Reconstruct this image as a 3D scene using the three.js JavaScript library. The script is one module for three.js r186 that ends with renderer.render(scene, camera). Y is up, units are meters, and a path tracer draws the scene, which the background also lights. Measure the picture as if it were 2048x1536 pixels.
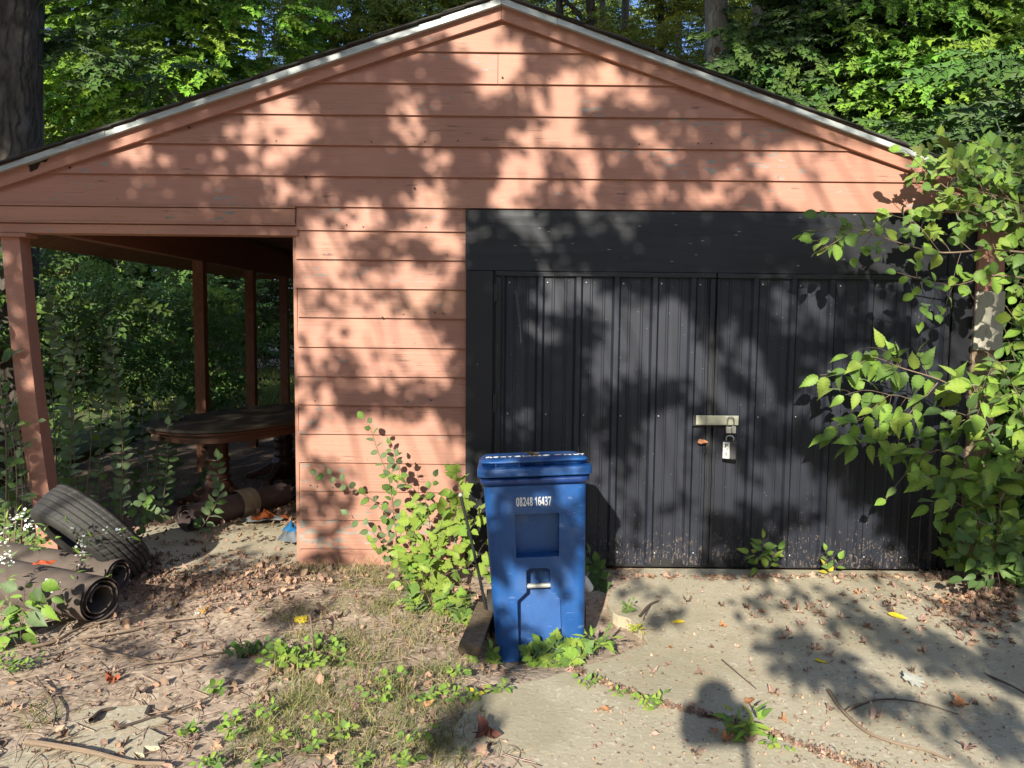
import * as THREE from 'three';
import { mergeGeometries, toCreasedNormals, mergeVertices } from 'three/addons/utils/BufferGeometryUtils.js';
import { RoundedBoxGeometry } from 'three/addons/geometries/RoundedBoxGeometry.js';
import { TextGeometry } from 'three/addons/geometries/TextGeometry.js';
import { FontLoader } from 'three/addons/loaders/FontLoader.js';
import { Brush, Evaluator, SUBTRACTION } from 'three-bvh-csg';

// ---------------------------------------------------------------- camera, sky, sun, exposure
const scene = new THREE.Scene();
const FOCAL = 1547, PW = 2048, PH = 1536;                       // lens in photograph pixels
const camera = new THREE.PerspectiveCamera(2 * Math.atan(PH / 2 / FOCAL) * 180 / Math.PI, PW / PH, 0.05, 600);
camera.position.set(0, 1.47, 4.55);
camera.rotation.set(-0.0826, 0, 0.0105, 'YXZ');
camera.updateMatrixWorld(true);
const renderer = new THREE.WebGLRenderer({ antialias: true });
renderer.toneMapping = THREE.LinearToneMapping;
renderer.toneMappingExposure = 2.5;
renderer.shadowMap.enabled = true;
const SUNWARD = new THREE.Vector3(-0.26, 0.48, 1).normalize();   // towards the sun: behind the camera, to its left
const LIGHT = SUNWARD.clone().negate();
{ // clear September sky: deep blue away from the sun, pale towards it and towards the horizon
  const w = 512, h = 256, d = new Float32Array(w * h * 4), v = new THREE.Vector3();
  for (let y = 0; y < h; y++) for (let x = 0; x < w; x++) {
    const lat = ((y + 0.5) / h - 0.5) * Math.PI, lon = ((x + 0.5) / w - 0.5) * 2 * Math.PI; v.set(Math.cos(lat) * Math.cos(lon), Math.sin(lat), Math.cos(lat) * Math.sin(lon));
    const c = Math.max(-1, Math.min(1, v.dot(SUNWARD))), near = Math.pow(Math.max(0, 0.5 + 0.5 * c), 3), low = Math.exp(-Math.max(0, v.y) * 4.5), k = Math.min(1, 0.75 * near + 0.5 * low), b = 0.9 + 0.9 * near + 0.35 * low, below = v.y < 0 ? 0.35 : 1;
    d[(y * w + x) * 4] = b * below * (0.3 + 1.0 * k); d[(y * w + x) * 4 + 1] = b * below * (0.68 + 0.62 * k); d[(y * w + x) * 4 + 2] = b * below * (1.7 - 0.55 * k); d[(y * w + x) * 4 + 3] = 1;
  }
  const t = new THREE.DataTexture(d, w, h, THREE.RGBAFormat, THREE.FloatType); t.mapping = THREE.EquirectangularReflectionMapping; t.magFilter = t.minFilter = THREE.LinearFilter; t.needsUpdate = true;
  scene.background = t; scene.environment = t;
}
scene.environmentIntensity = 0.27; scene.backgroundIntensity = 0.27;
const sun = new THREE.DirectionalLight(new THREE.Color(1, 0.94, 0.8), 3.5);
sun.name = 'sun'; sun.position.copy(SUNWARD).multiplyScalar(40); sun.castShadow = true;
sun.shadow.mapSize.set(4096, 4096); sun.shadow.camera.left = sun.shadow.camera.bottom = -16; sun.shadow.camera.right = sun.shadow.camera.top = 16; sun.shadow.camera.far = 90; sun.shadow.radius = 1;
scene.add(sun); scene.add(sun.target);

// ---------------------------------------------------------------- small helpers
let seedState = 20240917;
const rnd = () => { seedState = (seedState + 0x6d2b79f5) | 0; let t = Math.imul(seedState ^ (seedState >>> 15), 1 | seedState); t = (t + Math.imul(t ^ (t >>> 7), 61 | t)) ^ t; return ((t ^ (t >>> 14)) >>> 0) / 4294967296; };
const reseed = (n) => { seedState = n; };
const R = (a, b) => a + (b - a) * rnd();
const gauss = () => (rnd() + rnd() + rnd() + rnd() - 2) * 1.2;
const pick = (a) => a[Math.floor(rnd() * a.length)];
const V = (x, y, z) => new THREE.Vector3(x, y, z);
const clamp = THREE.MathUtils.clamp, lerp = THREE.MathUtils.lerp, sst = THREE.MathUtils.smoothstep;
// measuring the place from the photograph: where the sight line through a pixel meets a plane
const sight = (px, py) => V((px - PW / 2) / FOCAL, -(py - PH / 2) / FOCAL, -1).applyQuaternion(camera.quaternion);
const onZ = (px, py, z = 0) => { const d = sight(px, py); return d.multiplyScalar((z - camera.position.z) / d.z).add(camera.position); };
const onY = (px, py, y = 0) => { const d = sight(px, py); return d.multiplyScalar((y - camera.position.y) / d.y).add(camera.position); };
const pixelOf = (p) => { const q = p.clone().sub(camera.position).applyQuaternion(camera.quaternion.clone().invert()); return [PW / 2 - q.x / q.z * FOCAL, PH / 2 + q.y / q.z * FOCAL]; };

const used = new Map();
const numbered = (name) => { const n = used.get(name) ?? 0; used.set(name, n + 1); return n ? `${name}_${String(n).padStart(3, '0')}` : name; };
function tag(o, label, category, group, kind) {
  if (label) o.userData.label = label; if (category) o.userData.category = category;
  if (group) o.userData.group = group; if (kind) o.userData.kind = kind;
  return o;
}
function thing(name, label, category, at = V(0, 0, 0), group) { const o = new THREE.Group(); o.name = numbered(name); o.position.copy(at); scene.add(o); return tag(o, label, category, group); }
function mesh(name, geo, mat, parent = scene) {
  const m = new THREE.Mesh(geo, mat); m.name = parent === scene ? numbered(name) : name; m.castShadow = m.receiveShadow = true;
  if (parent.isGroup || parent.isMesh) { const n = parent.children.filter((c) => c.userData.base === name || c.name === name).length; if (n) m.name = `${name}_${String(n).padStart(3, '0')}`; m.userData.base = name; }
  parent.add(m); return m;
}
const moved = (g, x, y, z) => g.translate(x, y, z);
const box = (w, h, d, x = 0, y = 0, z = 0) => new THREE.BoxGeometry(w, h, d).translate(x, y, z);
const rbox = (w, h, d, r = 0.006, x = 0, y = 0, z = 0) => new RoundedBoxGeometry(w, h, d, 2, r).translate(x, y, z);
const flat = (g) => { const q = g.index ? g.toNonIndexed() : g; for (const k of Object.keys(q.attributes)) if (!['position', 'normal', 'uv'].includes(k)) q.deleteAttribute(k); return q; };
const join = (list) => mergeGeometries(list.map(flat));
function shapeOf(pts) { const s = new THREE.Shape(); pts.forEach((p, i) => (i ? s.lineTo(p[0], p[1]) : s.moveTo(p[0], p[1]))); s.closePath(); return s; }
function plate(pts, z0, z1, bevel = 0) {                                // a flat polygon in x, y given thickness from z0 to z1
  const g = new THREE.ExtrudeGeometry(shapeOf(pts), { depth: z1 - z0 - 2 * bevel, bevelEnabled: bevel > 0, bevelSize: bevel, bevelThickness: bevel, bevelOffset: -bevel, bevelSegments: 1 });
  return g.translate(0, 0, z0 + bevel);
}
function tube(points, r0, r1, sides = 6, rows) {                        // tapered limb along points
  const c = new THREE.CatmullRomCurve3(points), n = rows ?? Math.max(4, points.length * 4), g = new THREE.TubeGeometry(c, n, 1, sides, false), p = g.attributes.position, v = V(0, 0, 0);
  for (let i = 0; i <= n; i++) { const q = c.getPointAt(i / n), r = lerp(r0, r1, i / n); for (let j = 0; j <= sides; j++) { const k = i * (sides + 1) + j; v.fromBufferAttribute(p, k).sub(q).multiplyScalar(r).add(q); p.setXYZ(k, v.x, v.y, v.z); } }
  const uv = g.attributes.uv, L = c.getLength(); for (let k = 0; k < uv.count; k++) uv.setXY(k, uv.getX(k) * L, uv.getY(k) * 2 * Math.PI * Math.max(r0, r1));
  g.computeVertexNormals(); return g;
}

// ---------------------------------------------------------------- noise and textures
const hash = (x, y, s = 0) => { let h = Math.imul(x | 0, 374761393) ^ Math.imul(y | 0, 668265263) ^ Math.imul(s | 0, 2147483647 ^ 0x5bd1e995); h = Math.imul(h ^ (h >>> 13), 1274126177); return ((h ^ (h >>> 16)) >>> 0) / 4294967296; };
function vn(x, y, px, py, s) { const ix = Math.floor(x), iy = Math.floor(y), fx = x - ix, fy = y - iy, a = fx * fx * (3 - 2 * fx), b = fy * fy * (3 - 2 * fy), w = (i, p) => (p ? ((i % p) + p) % p : i); const x0 = w(ix, px), x1 = w(ix + 1, px), y0 = w(iy, py), y1 = w(iy + 1, py); return lerp(lerp(hash(x0, y0, s), hash(x1, y0, s), a), lerp(hash(x0, y1, s), hash(x1, y1, s), a), b); }
function fbm(u, v, fx, fy, oct, s) { let t = 0, a = 0.5, n = 0; for (let i = 0; i < oct; i++) { t += a * vn(u * fx, v * fy, fx, fy, s + i * 17); n += a; a *= 0.5; fx *= 2; fy *= 2; } return t / n; }   // u, v in 0..1, tiles
const toB = (c) => Math.round(255 * clamp(c <= 0.0031308 ? c * 12.92 : 1.055 * Math.pow(c, 1 / 2.4) - 0.055, 0, 1));
function paint(w, h, fn, lin = false) {
  const d = new Uint8Array(w * h * 4);
  for (let y = 0; y < h; y++) for (let x = 0; x < w; x++) { const c = fn((x + 0.5) / w, (y + 0.5) / h, x, y), k = (y * w + x) * 4; for (let i = 0; i < 3; i++) d[k + i] = lin ? clamp(Math.round(255 * (c.length ? c[i] : c)), 0, 255) : toB(c[i]); d[k + 3] = 255; }
  const t = new THREE.DataTexture(d, w, h); t.wrapS = t.wrapT = THREE.RepeatWrapping; t.magFilter = THREE.LinearFilter; t.minFilter = THREE.LinearMipmapLinearFilter; t.generateMipmaps = true; if (!lin) t.colorSpace = THREE.SRGBColorSpace; t.needsUpdate = true; return t;
}
const scaled = (t, su_, sv) => { t.repeat.set(1 / su_, 1 / sv); return t; };            // uv are metres
const std = (o) => new THREE.MeshStandardMaterial(o);
const rgb = (r, g, b) => new THREE.Color().setRGB(r, g, b);
const mixc = (a, b, t) => [lerp(a[0], b[0], t), lerp(a[1], b[1], t), lerp(a[2], b[2], t)];

// weathered salmon paint: grain, cracks along the grain, small peeled spots
const PINK = [0.4, 0.19, 0.13];
const paintTex = (worn) => scaled(paint(2048, 512, (u, v) => {
  const tone = 0.92 + 0.16 * fbm(u, v, 6, 4, 3, 1), grain = fbm(u, v, 24, 160, 2, 5);
  let c = PINK.map((x) => x * tone * (0.92 + 0.16 * grain));
  c = mixc(c, [0.5, 0.26, 0.16], 0.5 * sst(fbm(u, v, 5, 3, 3, 91), 0.55, 0.75));
  const crackZone = sst(fbm(u, v, 8, 6, 3, 21), 0.52, 0.7), crack = vn(u * 40, v * 200, 40, 200, 33);
  if (crack > 0.83 && crackZone > 0.1) c = mixc(c, [0.16, 0.075, 0.05], (0.25 + crackZone) * 0.6 * sst(crack, 0.83, 0.93));
  const peel = fbm(u, v, 70, 66, 3, 55) * 0.6 + fbm(u, v, 7, 5, 2, 60) * 0.4;
  const pl = peel + (worn ? 0.1 * (grain - 0.3) : 0); if (pl > (worn ? 0.655 : 0.7)) c = mixc(c, mixc([0.3, 0.3, 0.27], [0.2, 0.16, 0.13], grain), 0.85 * sst(pl, worn ? 0.655 : 0.7, worn ? 0.69 : 0.73));
  return c;
}), 4, 1);
const paintMap = paintTex(0), wornMap = paintTex(1);
const paintBump = scaled(paint(1024, 512, (u, v) => 0.5 + 0.3 * (fbm(u, v, 12, 140, 2, 5) - 0.5) + 0.3 * (fbm(u, v, 20, 12, 3, 8) - 0.5), true), 4, 1);
const mPink = std({ map: paintMap, bumpMap: paintBump, bumpScale: 0.003, roughness: 0.62 });
// the beam: the same paint, badly cracked and flaking
const beamMap = scaled(paint(2048, 256, (u, v) => {
  const grain = fbm(u, v, 10, 60, 3, 71), warp = fbm(u, v, 5, 4, 3, 77);
  let c = mixc(PINK, [0.56, 0.29, 0.19], 0.6 * grain).map((x) => x * (0.9 + 0.2 * warp));
  const rings = Math.abs(Math.sin((v * 26 + warp * 9) * 3.1));
  if (rings < 0.16 && fbm(u, v, 7, 3, 2, 80) > 0.47) c = mixc(c, [0.14, 0.07, 0.045], 0.8 * (1 - rings / 0.16));
  const peel = fbm(u, v, 22, 10, 3, 88) * 0.6 + fbm(u, v, 4, 2, 2, 83) * 0.4;
  if (peel > 0.65) c = mixc(c, [0.22, 0.22, 0.19], sst(peel, 0.65, 0.68));
  return c;
}), 2.4, 0.3);
const mBeam = std({ map: beamMap, bumpMap: beamMap, bumpScale: 0.003, roughness: 0.72 });
const mPinkBare = std({ map: paintMap, bumpMap: paintBump, bumpScale: 0.002, roughness: 0.7, color: rgb(1.0, 1.02, 1.02) });
const woodMap = (a, b, s) => paint(512, 512, (u, v) => { const g = fbm(u, v, 4, 40, 3, s), k = fbm(u, v, 60, 4, 2, s + 3); return mixc(a, b, clamp(g * 1.3 - 0.15 + 0.2 * (k - 0.5), 0, 1)); });
const mRafter = std({ map: scaled(woodMap([0.2, 0.09, 0.05], [0.32, 0.14, 0.085], 101), 1, 1), roughness: 0.8 });
const mDarkWood = std({ map: scaled(woodMap([0.04, 0.019, 0.012], [0.1, 0.042, 0.025], 111), 0.8, 0.5), roughness: 0.38 });
const mTop = std({ map: scaled(woodMap([0.035, 0.029, 0.021], [0.07, 0.056, 0.04], 115), 1.4, 1), roughness: 0.55 });
const mOldWood = std({ map: scaled(woodMap([0.12, 0.085, 0.05], [0.3, 0.22, 0.14], 121), 0.6, 0.4), bumpMap: scaled(woodMap([0.1, 0.1, 0.1], [0.9, 0.9, 0.9], 121), 0.6, 0.4), bumpScale: 0.003, roughness: 0.9 });
const mRot = std({ color: rgb(0.05, 0.03, 0.022), roughness: 0.95 });
const mTrim = std({ map: scaled(paint(512, 64, (u, v) => { const s = sst(fbm(u, v, 20, 6, 3, 130), 0.6, 0.8); return mixc([0.46, 0.5, 0.49], [0.28, 0.27, 0.24], 0.5 * s + 0.2 * fbm(u, v, 40, 3, 2, 133)); }), 1.5, 0.1), roughness: 0.42, metalness: 0.1 });
const mShingle = [0.035, 0.05, 0.068].map((k, i) => std({ map: scaled(paint(128, 128, (u, v) => { const n = k * (0.5 + hash(u * 128, v * 128, 140 + i)); return [n * 1.08, n, n * 0.92]; }), 0.2, 0.2), roughness: 0.95 }));
const doorMap = (s) => paint(1024, 1024, (u, v, x, y) => {
  const n = fbm(u, v, 10, 6, 3, s); let c = [0.008 + 0.008 * n, 0.010 + 0.009 * n, 0.018 + 0.014 * n];
  const streak = sst(fbm(u, v, 90, 3, 2, s + 4), 0.62, 0.85); c = mixc(c, [0.07, 0.068, 0.065], 0.12 * streak);
  const splash = clamp(1 - v / (0.1 + 0.2 * fbm(u, v, 9, 9, 2, s + 9)), 0, 1), grains = vn(u * 420, v * 300, 420, 300, s + 12) * 0.55 + vn(u * 210, v * 70, 210, 70, s + 14) * 0.45;   // mud splashed up from the drive, in grains
  if (splash > 0 && grains > 0.9 - 0.28 * splash) c = mixc(c, mixc([0.17, 0.145, 0.12], [0.2, 0.135, 0.095], hash(x >> 3, y >> 3, s)), 0.7);
  if (hash(x >> 1, y >> 1, s + 20) > 0.9996) c = [0.4, 0.4, 0.38];
  return c;
});
const scratch = (t, list) => { const { data, width } = t.image; for (const [x0, y0, x1, y1, w] of list) for (let i = 0; i < 700; i++) { const k = i / 700, x = Math.round(lerp(x0, x1, k) + (hash(i, 3, 5) - 0.5) * w), y = Math.round(lerp(y0, y1, k)); if (hash(i, 9, 2) > 0.45) for (let c = 0; c < 3; c++) data[(y * width + x) * 4 + c] = 120; } return t; };
const mDoor = [scratch(doorMap(150), [[96, 960, 116, 850, 12], [116, 850, 122, 780, 4], [400, 420, 402, 380, 2]]), doorMap(170)].map((map) => new THREE.MeshPhysicalMaterial({ map, roughness: 0.5, ior: 1.52, metalness: 0, bumpMap: scaled(paint(256, 256, (u, v) => 0.5 + 0.5 * (fbm(u, v, 5, 4, 3, 179) - 0.5), true), 1, 1), bumpScale: 0.004 }));
const sheetMap = scaled(paint(512, 256, (u, v, x, y) => { const n = fbm(u, v, 8, 5, 3, 181); if (hash(x >> 1, y >> 1, 183) > 0.9992) return [0.4, 0.4, 0.38]; return [0.007 + 0.006 * n, 0.008 + 0.0065 * n, 0.012 + 0.009 * n]; }), 1.6, 0.8);
const mSheet = new THREE.MeshPhysicalMaterial({ map: sheetMap, roughness: 0.48, ior: 1.52, bumpMap: scaled(paint(256, 128, (u, v) => fbm(u, v, 5, 4, 3, 185), true), 1.2, 0.6), bumpScale: 0.003 });
const mBlack = std({ color: rgb(0.02, 0.02, 0.021), roughness: 0.5 });
const mSteel = std({ color: rgb(0.62, 0.62, 0.58), roughness: 0.32, metalness: 0.9 });
const mZinc = std({ map: paint(64, 64, (u, v) => { const n = fbm(u, v, 6, 6, 3, 190); return [0.55 + 0.15 * n, 0.54 + 0.15 * n, 0.42 + 0.12 * n]; }), roughness: 0.45, metalness: 0.6 });
const mScrew = std({ color: rgb(0.5, 0.5, 0.5), roughness: 0.4, metalness: 0.7 });
const concreteMap = scaled(paint(1024, 1024, (u, v, x, y) => {
  const big = fbm(u, v, 4, 4, 4, 201), mid = fbm(u, v, 30, 30, 3, 207), fine = hash(x, y, 209), agg = vn(u * 200, v * 200, 200, 200, 211);
  let c = mixc([0.4, 0.345, 0.245], [0.54, 0.475, 0.35], clamp(0.5 * big + 0.5 * mid, 0, 1)).map((q) => q * (0.86 + 0.28 * fine));
  if (agg > 0.86) c = mixc(c, [0.66, 0.62, 0.52], 0.6); if (agg < 0.12) c = mixc(c, [0.24, 0.21, 0.165], 0.5);
  return mixc(c, [0.3, 0.265, 0.165], 0.45 * sst(fbm(u, v, 5, 5, 4, 215), 0.5, 0.68));
}), 2.3, 2.3);
const concreteBump = scaled(paint(1024, 1024, (u, v) => 0.5 * fbm(u, v, 40, 40, 2, 221) + 0.5 * vn(u * 200, v * 200, 200, 200, 211), true), 2.3, 2.3);
const mConcrete = std({ map: concreteMap, bumpMap: concreteBump, bumpScale: 0.0018, roughness: 0.93 });
const soilMap = scaled(paint(1024, 1024, (u, v, x, y) => {
  const big = fbm(u, v, 4, 4, 4, 231), mid = fbm(u, v, 26, 26, 3, 233), fine = hash(x, y, 235), chip = vn(u * 120, v * 120, 120, 120, 237);
  let c = mixc([0.25, 0.175, 0.125], [0.54, 0.43, 0.33], clamp(0.45 * big + 0.65 * mid - 0.05, 0, 1)).map((q) => q * (0.8 + 0.4 * fine));
  if (chip > 0.8) c = mixc(c, [0.62, 0.5, 0.38], 0.6); if (chip < 0.2) c = mixc(c, [0.11, 0.075, 0.05], 0.6);
  return c;
}), 2.1, 2.1);
const soilBump = scaled(paint(1024, 1024, (u, v) => 0.5 * fbm(u, v, 30, 30, 3, 241) + 0.5 * vn(u * 120, v * 120, 120, 120, 237), true), 2.1, 2.1);
const mSoil = std({ map: soilMap, bumpMap: soilBump, bumpScale: 0.006, roughness: 0.97 });
const bark = (a, b, s) => paint(256, 512, (u, v) => { const w = fbm(u, v, 6, 4, 3, s) * 0.14, r = Math.abs(vn((v + w) * 14, u * 5, 14, 5, s + 5) - 0.5) * 2, n = fbm(u, v, 30, 40, 2, s + 8); return mixc(a, b, clamp(0.75 * r + 0.5 * n - 0.15, 0, 1)); });
const barkMat = (a, b, s, su_ = 1.2, sv = 0.8) => { const t = scaled(bark(a, b, s), su_, sv), h = scaled(bark([0, 0, 0], [1, 1, 1], s), su_, sv); return std({ map: t, bumpMap: h, bumpScale: 0.02, roughness: 0.95 }); };
const mBarkDark = barkMat([0.035, 0.028, 0.022], [0.13, 0.11, 0.09], 251);
const mBarkPale = barkMat([0.12, 0.105, 0.085], [0.3, 0.27, 0.22], 261);
const mBarkOlive = barkMat([0.06, 0.055, 0.03], [0.2, 0.17, 0.1], 271);
const mTwig = std({ map: scaled(woodMap([0.13, 0.09, 0.06], [0.3, 0.22, 0.16], 281), 0.3, 0.05), roughness: 0.9 });
const mTwigDark = std({ map: scaled(woodMap([0.06, 0.045, 0.035], [0.15, 0.11, 0.085], 285), 0.3, 0.05), roughness: 0.9 });
const mFelt = std({ map: scaled(paint(512, 512, (u, v, x, y) => { const n = fbm(u, v, 12, 12, 4, 291), f = hash(x, y, 293); return mixc([0.06, 0.045, 0.036], [0.155, 0.12, 0.1], clamp(0.7 * n + 0.4 * f, 0, 1)); }), 0.7, 0.7), roughness: 0.98 });
const mFeltDark = std({ map: scaled(paint(512, 512, (u, v, x, y) => { const n = fbm(u, v, 12, 12, 4, 295), f = hash(x, y, 297); return mixc([0.05, 0.035, 0.032], [0.1, 0.07, 0.065], clamp(0.7 * n + 0.4 * f, 0, 1)); }), 0.7, 0.7), roughness: 0.98 });
const mRubber = std({ map: scaled(paint(512, 256, (u, v, x, y) => { const n = fbm(u, v, 14, 8, 4, 301), f = hash(x, y, 303); return mixc([0.02, 0.0195, 0.019], [0.06, 0.056, 0.05], clamp(n * 0.8 + 0.3 * f - 0.1, 0, 1)); }), 1, 0.5), roughness: 0.72 });
const mCart = std({ map: scaled(paint(512, 512, (u, v, x, y) => { const n = fbm(u, v, 9, 7, 4, 311); if (hash(x, y, 313) > 0.9985) return [0.16, 0.2, 0.3]; const sc = vn(u * 12, v * 90, 12, 90, 319) > 0.9 && fbm(u, v, 5, 5, 2, 321) > 0.5 ? 0.06 : 0, du = 0.03 * sst(fbm(u, v, 6, 5, 4, 323), 0.5, 0.8); return [0.007 + 0.005 * n + sc + du, 0.064 + 0.022 * n + sc + du, 0.235 + 0.06 * n + sc + 0.7 * du]; }), 0.6, 0.6), roughness: 0.42, bumpMap: scaled(paint(256, 256, (u, v, x, y) => 0.6 * hash(x, y, 315) + 0.4 * fbm(u, v, 8, 8, 2, 317), true), 0.3, 0.3), bumpScale: 0.0008 });
const mCartLid = std({ color: rgb(0.012, 0.045, 0.2), roughness: 0.36 });
const mWhite = std({ color: rgb(0.8, 0.8, 0.78), roughness: 0.6 });
const mBar = std({ color: rgb(0.5, 0.5, 0.46), roughness: 0.5, metalness: 0.3 });
// ---------------------------------------------------------------- the ground
const bump2 = (x, z, s, f) => fbm(((x / f) % 64 + 64) % 64 / 64, ((z / f) % 64 + 64) % 64 / 64, 64, 64, 3, s) - 0.5;
function soilHeight(x, z) {
  let y = -0.012 + 0.05 * bump2(x, z, 401, 0.35) + 0.07 * bump2(x, z, 407, 1.1);
  y += 0.05 * Math.exp(-((x + 1.05) ** 2 / 0.5 + (z - 0.55) ** 2 / 0.35));                 // the grassy hump before the wall
  y -= 0.12 * Math.exp(-((x - 0.12) ** 2 / 0.12 + (z - 0.85) ** 2 / 0.3));                 // the hollow the bin stands in
  if (x > 0.42 && z > -0.2) y = Math.min(y, 0) - 0.02 * sst(x, 0.42, 0.62) - 0.01;                                // under the slabs
  if (z > 1.3) y -= 0.03 * sst(x, -0.2, 0.25) * sst(z, 1.3, 1.6);
  const far = Math.max(0, -z - 6); y += far * 0.012;
  return y;
}
{
  const N = 190, axis = (c, s) => Array.from({ length: N + 1 }, (_, i) => { const t = (i / N) * 2 - 1; return c + s * (0.17 * t * 30 + Math.sign(t) * Math.pow(Math.abs(t), 6) * 200) ; });
  const xs = axis(0, 1), zs = axis(0.5, 1), pos = [], uv = [], idx = [];
  for (const z of zs) for (const x of xs) { pos.push(x, soilHeight(x, z), z); uv.push(x, z); }
  for (let j = 0; j < N; j++) for (let i = 0; i < N; i++) { const a = j * (N + 1) + i, b = a + 1, c = a + N + 1, d = c + 1; idx.push(a, c, b, b, c, d); }
  const g = new THREE.BufferGeometry(); g.setAttribute('position', new THREE.Float32BufferAttribute(pos, 3)); g.setAttribute('uv', new THREE.Float32BufferAttribute(uv, 2)); g.setIndex(idx); g.computeVertexNormals();
  tag(mesh('ground', g, mSoil), 'brown soil strewn with leaf litter around the garage', null, null, 'structure');
}
const xz = (px, py) => { const p = onY(px, py, 0); return [p.x, -p.z]; };                  // for plates that are laid flat: (x, -z)
function slab(name, pts, y0, y1, mat, parent, bevel = 0.006) { const g = plate(pts, y0, y1, bevel).rotateX(-Math.PI / 2); return mesh(name, g, mat, parent); }
const driveway = new THREE.Group(); driveway.name = 'driveway'; scene.add(driveway); tag(driveway, 'old speckled concrete driveway of two cracked slabs before the black doors', null, null, 'structure');
{
  const wob = (a, n = 14, amp = 0.012) => { const o = []; for (let i = 0; i < a.length - 1; i++) for (let k = 0; k < n; k++) { const t = k / n; o.push([lerp(a[i][0], a[i + 1][0], t) + (k ? R(-amp, amp) : 0), lerp(a[i][1], a[i + 1][1], t) + (k ? R(-amp, amp) : 0)]); } o.push(a[a.length - 1]); return o; };
  const crackA = [[1142, 1338], [1300, 1399], [1490, 1448], [1720, 1532], [2200, 1688]].map((p) => xz(...p)), crackB = [[1130, 1346], [1300, 1402], [1490, 1451], [1720, 1535], [2200, 1692]].map((p) => xz(...p));
  const left = [[1246, 1168], [1222, 1182], [1214, 1205], [1226, 1226], [1262, 1240], [1285, 1262], [1296, 1288], [1230, 1312], [1142, 1338]].map((p) => xz(...p));
  const crackW = wob(crackA);
  slab('slab', [...wob(left, 3, 0.006), ...crackW.slice(1), [5, -2.1], [5, -0.03], [0.8, -0.03]].reverse(), -0.16, 0, mConcrete, driveway, 0.003);
  const edge = [[1130, 1346], [1040, 1366], [952, 1393], [915, 1440], [888, 1536]].map((p) => xz(...p));
  slab('slab', [...crackW.map(([a, b]) => [a - 0.004, b - 0.009]), [5, -2.12], [5, -14], [-0.36, -14], ...wob(edge, 5, 0.012).reverse().slice(0, -1)], -0.17, -0.001, mConcrete, driveway, 0.003);
  // the floor under the carport, and the bare patch of slab at the near left, both half buried
  const cp = new THREE.Group(); cp.name = 'carport_floor'; scene.add(cp); tag(cp, 'sandy concrete floor under the carport', null, null, 'structure');
  slab('slab', wob([[-1.28, -0.02], [-1.28, 5.6], [-2.6, 5.6], [-2.55, 0.6], [-1.95, -0.25], [-1.4, -0.3], [-1.28, -0.02]], 8, 0.03), -0.1, 0.002, mConcrete, cp);
  const dark = std({ map: soilMap, bumpMap: soilBump, bumpScale: 0.006, color: rgb(0.3, 0.27, 0.25), roughness: 0.98 });  // soil colour darkened to paint in the deep shade of the carport
  const dirt = slab('carport_shade_sheet', wob([[-1.27, 0.95], [-1.27, 6.4], [-4.3, 6.4], [-4.3, 0.6], [-3.2, 0.35], [-2.3, 0.9], [-1.27, 0.95]], 12, 0.05), -0.08, 0.022, dark, scene, 0.01); tag(dirt, 'dirt darkened to carry the deep shade in the carport around the table', null, null, 'structure');
  const moss = std({ map: soilMap, bumpMap: soilBump, bumpScale: 0.006, color: rgb(0.22, 0.34, 0.11), roughness: 0.98 });
  const clearing = slab('clearing', wob([[6, 6.4], [6, 18], [-13, 18], [-13, 1], [-4.4, 1.2], [-4.4, 6.4], [6, 6.4]], 16, 0.12), -0.08, 0.07, moss, scene, 0.02); tag(clearing, 'mossy ground of the clearing behind the carport', null, null, 'structure');
  const nl = new THREE.Group(); nl.name = 'old_slab'; scene.add(nl); tag(nl, 'half buried patch of pale concrete at the near left', null, null, 'structure');
  slab('slab', wob([xz(-300, 1480), xz(60, 1418), xz(300, 1405), xz(330, 1470), xz(240, 1540), xz(200, 1700), xz(-500, 1700), xz(-300, 1480)], 9, 0.03), -0.1, -0.006, mConcrete, nl);
}

// ---------------------------------------------------------------- the garage
const garage = thing('garage', 'low salmon pink wooden garage with black metal doors and an open carport bay', 'garage');
const xA = onZ(1003, 8.5, 0.06).x, yA = onZ(1003, 8.5, 0.06).y;             // peak of the white trim's lower edge
const wallL = onZ(597, 800).x, doorL = onZ(933, 760).x, wallR = 2.86, eaveL = xA - 3.62, eaveR = xA + 3.62, beamTop = onZ(300, 412).y, beamMid = onZ(300, 447).y, beamLow = onZ(300, 469).y;
const SLOPE = (x) => (x < xA ? 0.335 : 0.347), roofY = (x, drop = 0) => yA - drop - SLOPE(x) * Math.abs(x - xA);
const lev = [45, 107, 170, 234, 295.5, 357, 418].map((p) => onZ(1010, p).y), low = [418, 462.5, 520, 578, 636, 695, 753, 810.5, 868, 925, 982, 1039, 1096, 1147].map((p) => onZ(765, p).y);
function lapBoard(poly, yb, yt, zb = 0.023, zt = 0.006) {                                  // one lapped board: its lower edge stands proud
  const z = (y) => lerp(zb, zt, clamp((y - yb) / (yt - yb), 0, 1)), pos = [], uv = [], n = poly.length, ou = R(0, 4), ov = R(0, 1), put = (p, zz) => { pos.push(p[0], p[1], zz); uv.push(p[0] + ou, p[1] + ov + zz); };
  for (let i = 1; i < n - 1; i++) for (const p of [poly[0], poly[i], poly[i + 1]]) put(p, z(p[1]));
  for (let i = 0; i < n; i++) { const a = poly[i], b = poly[(i + 1) % n]; put(a, z(a[1])); put(a, 0); put(b, z(b[1])); put(b, z(b[1])); put(a, 0); put(b, 0); }
  const g = new THREE.BufferGeometry(); g.setAttribute('position', new THREE.Float32BufferAttribute(pos, 3)); g.setAttribute('uv', new THREE.Float32BufferAttribute(uv, 2)); g.computeVertexNormals(); return g;
}
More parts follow.
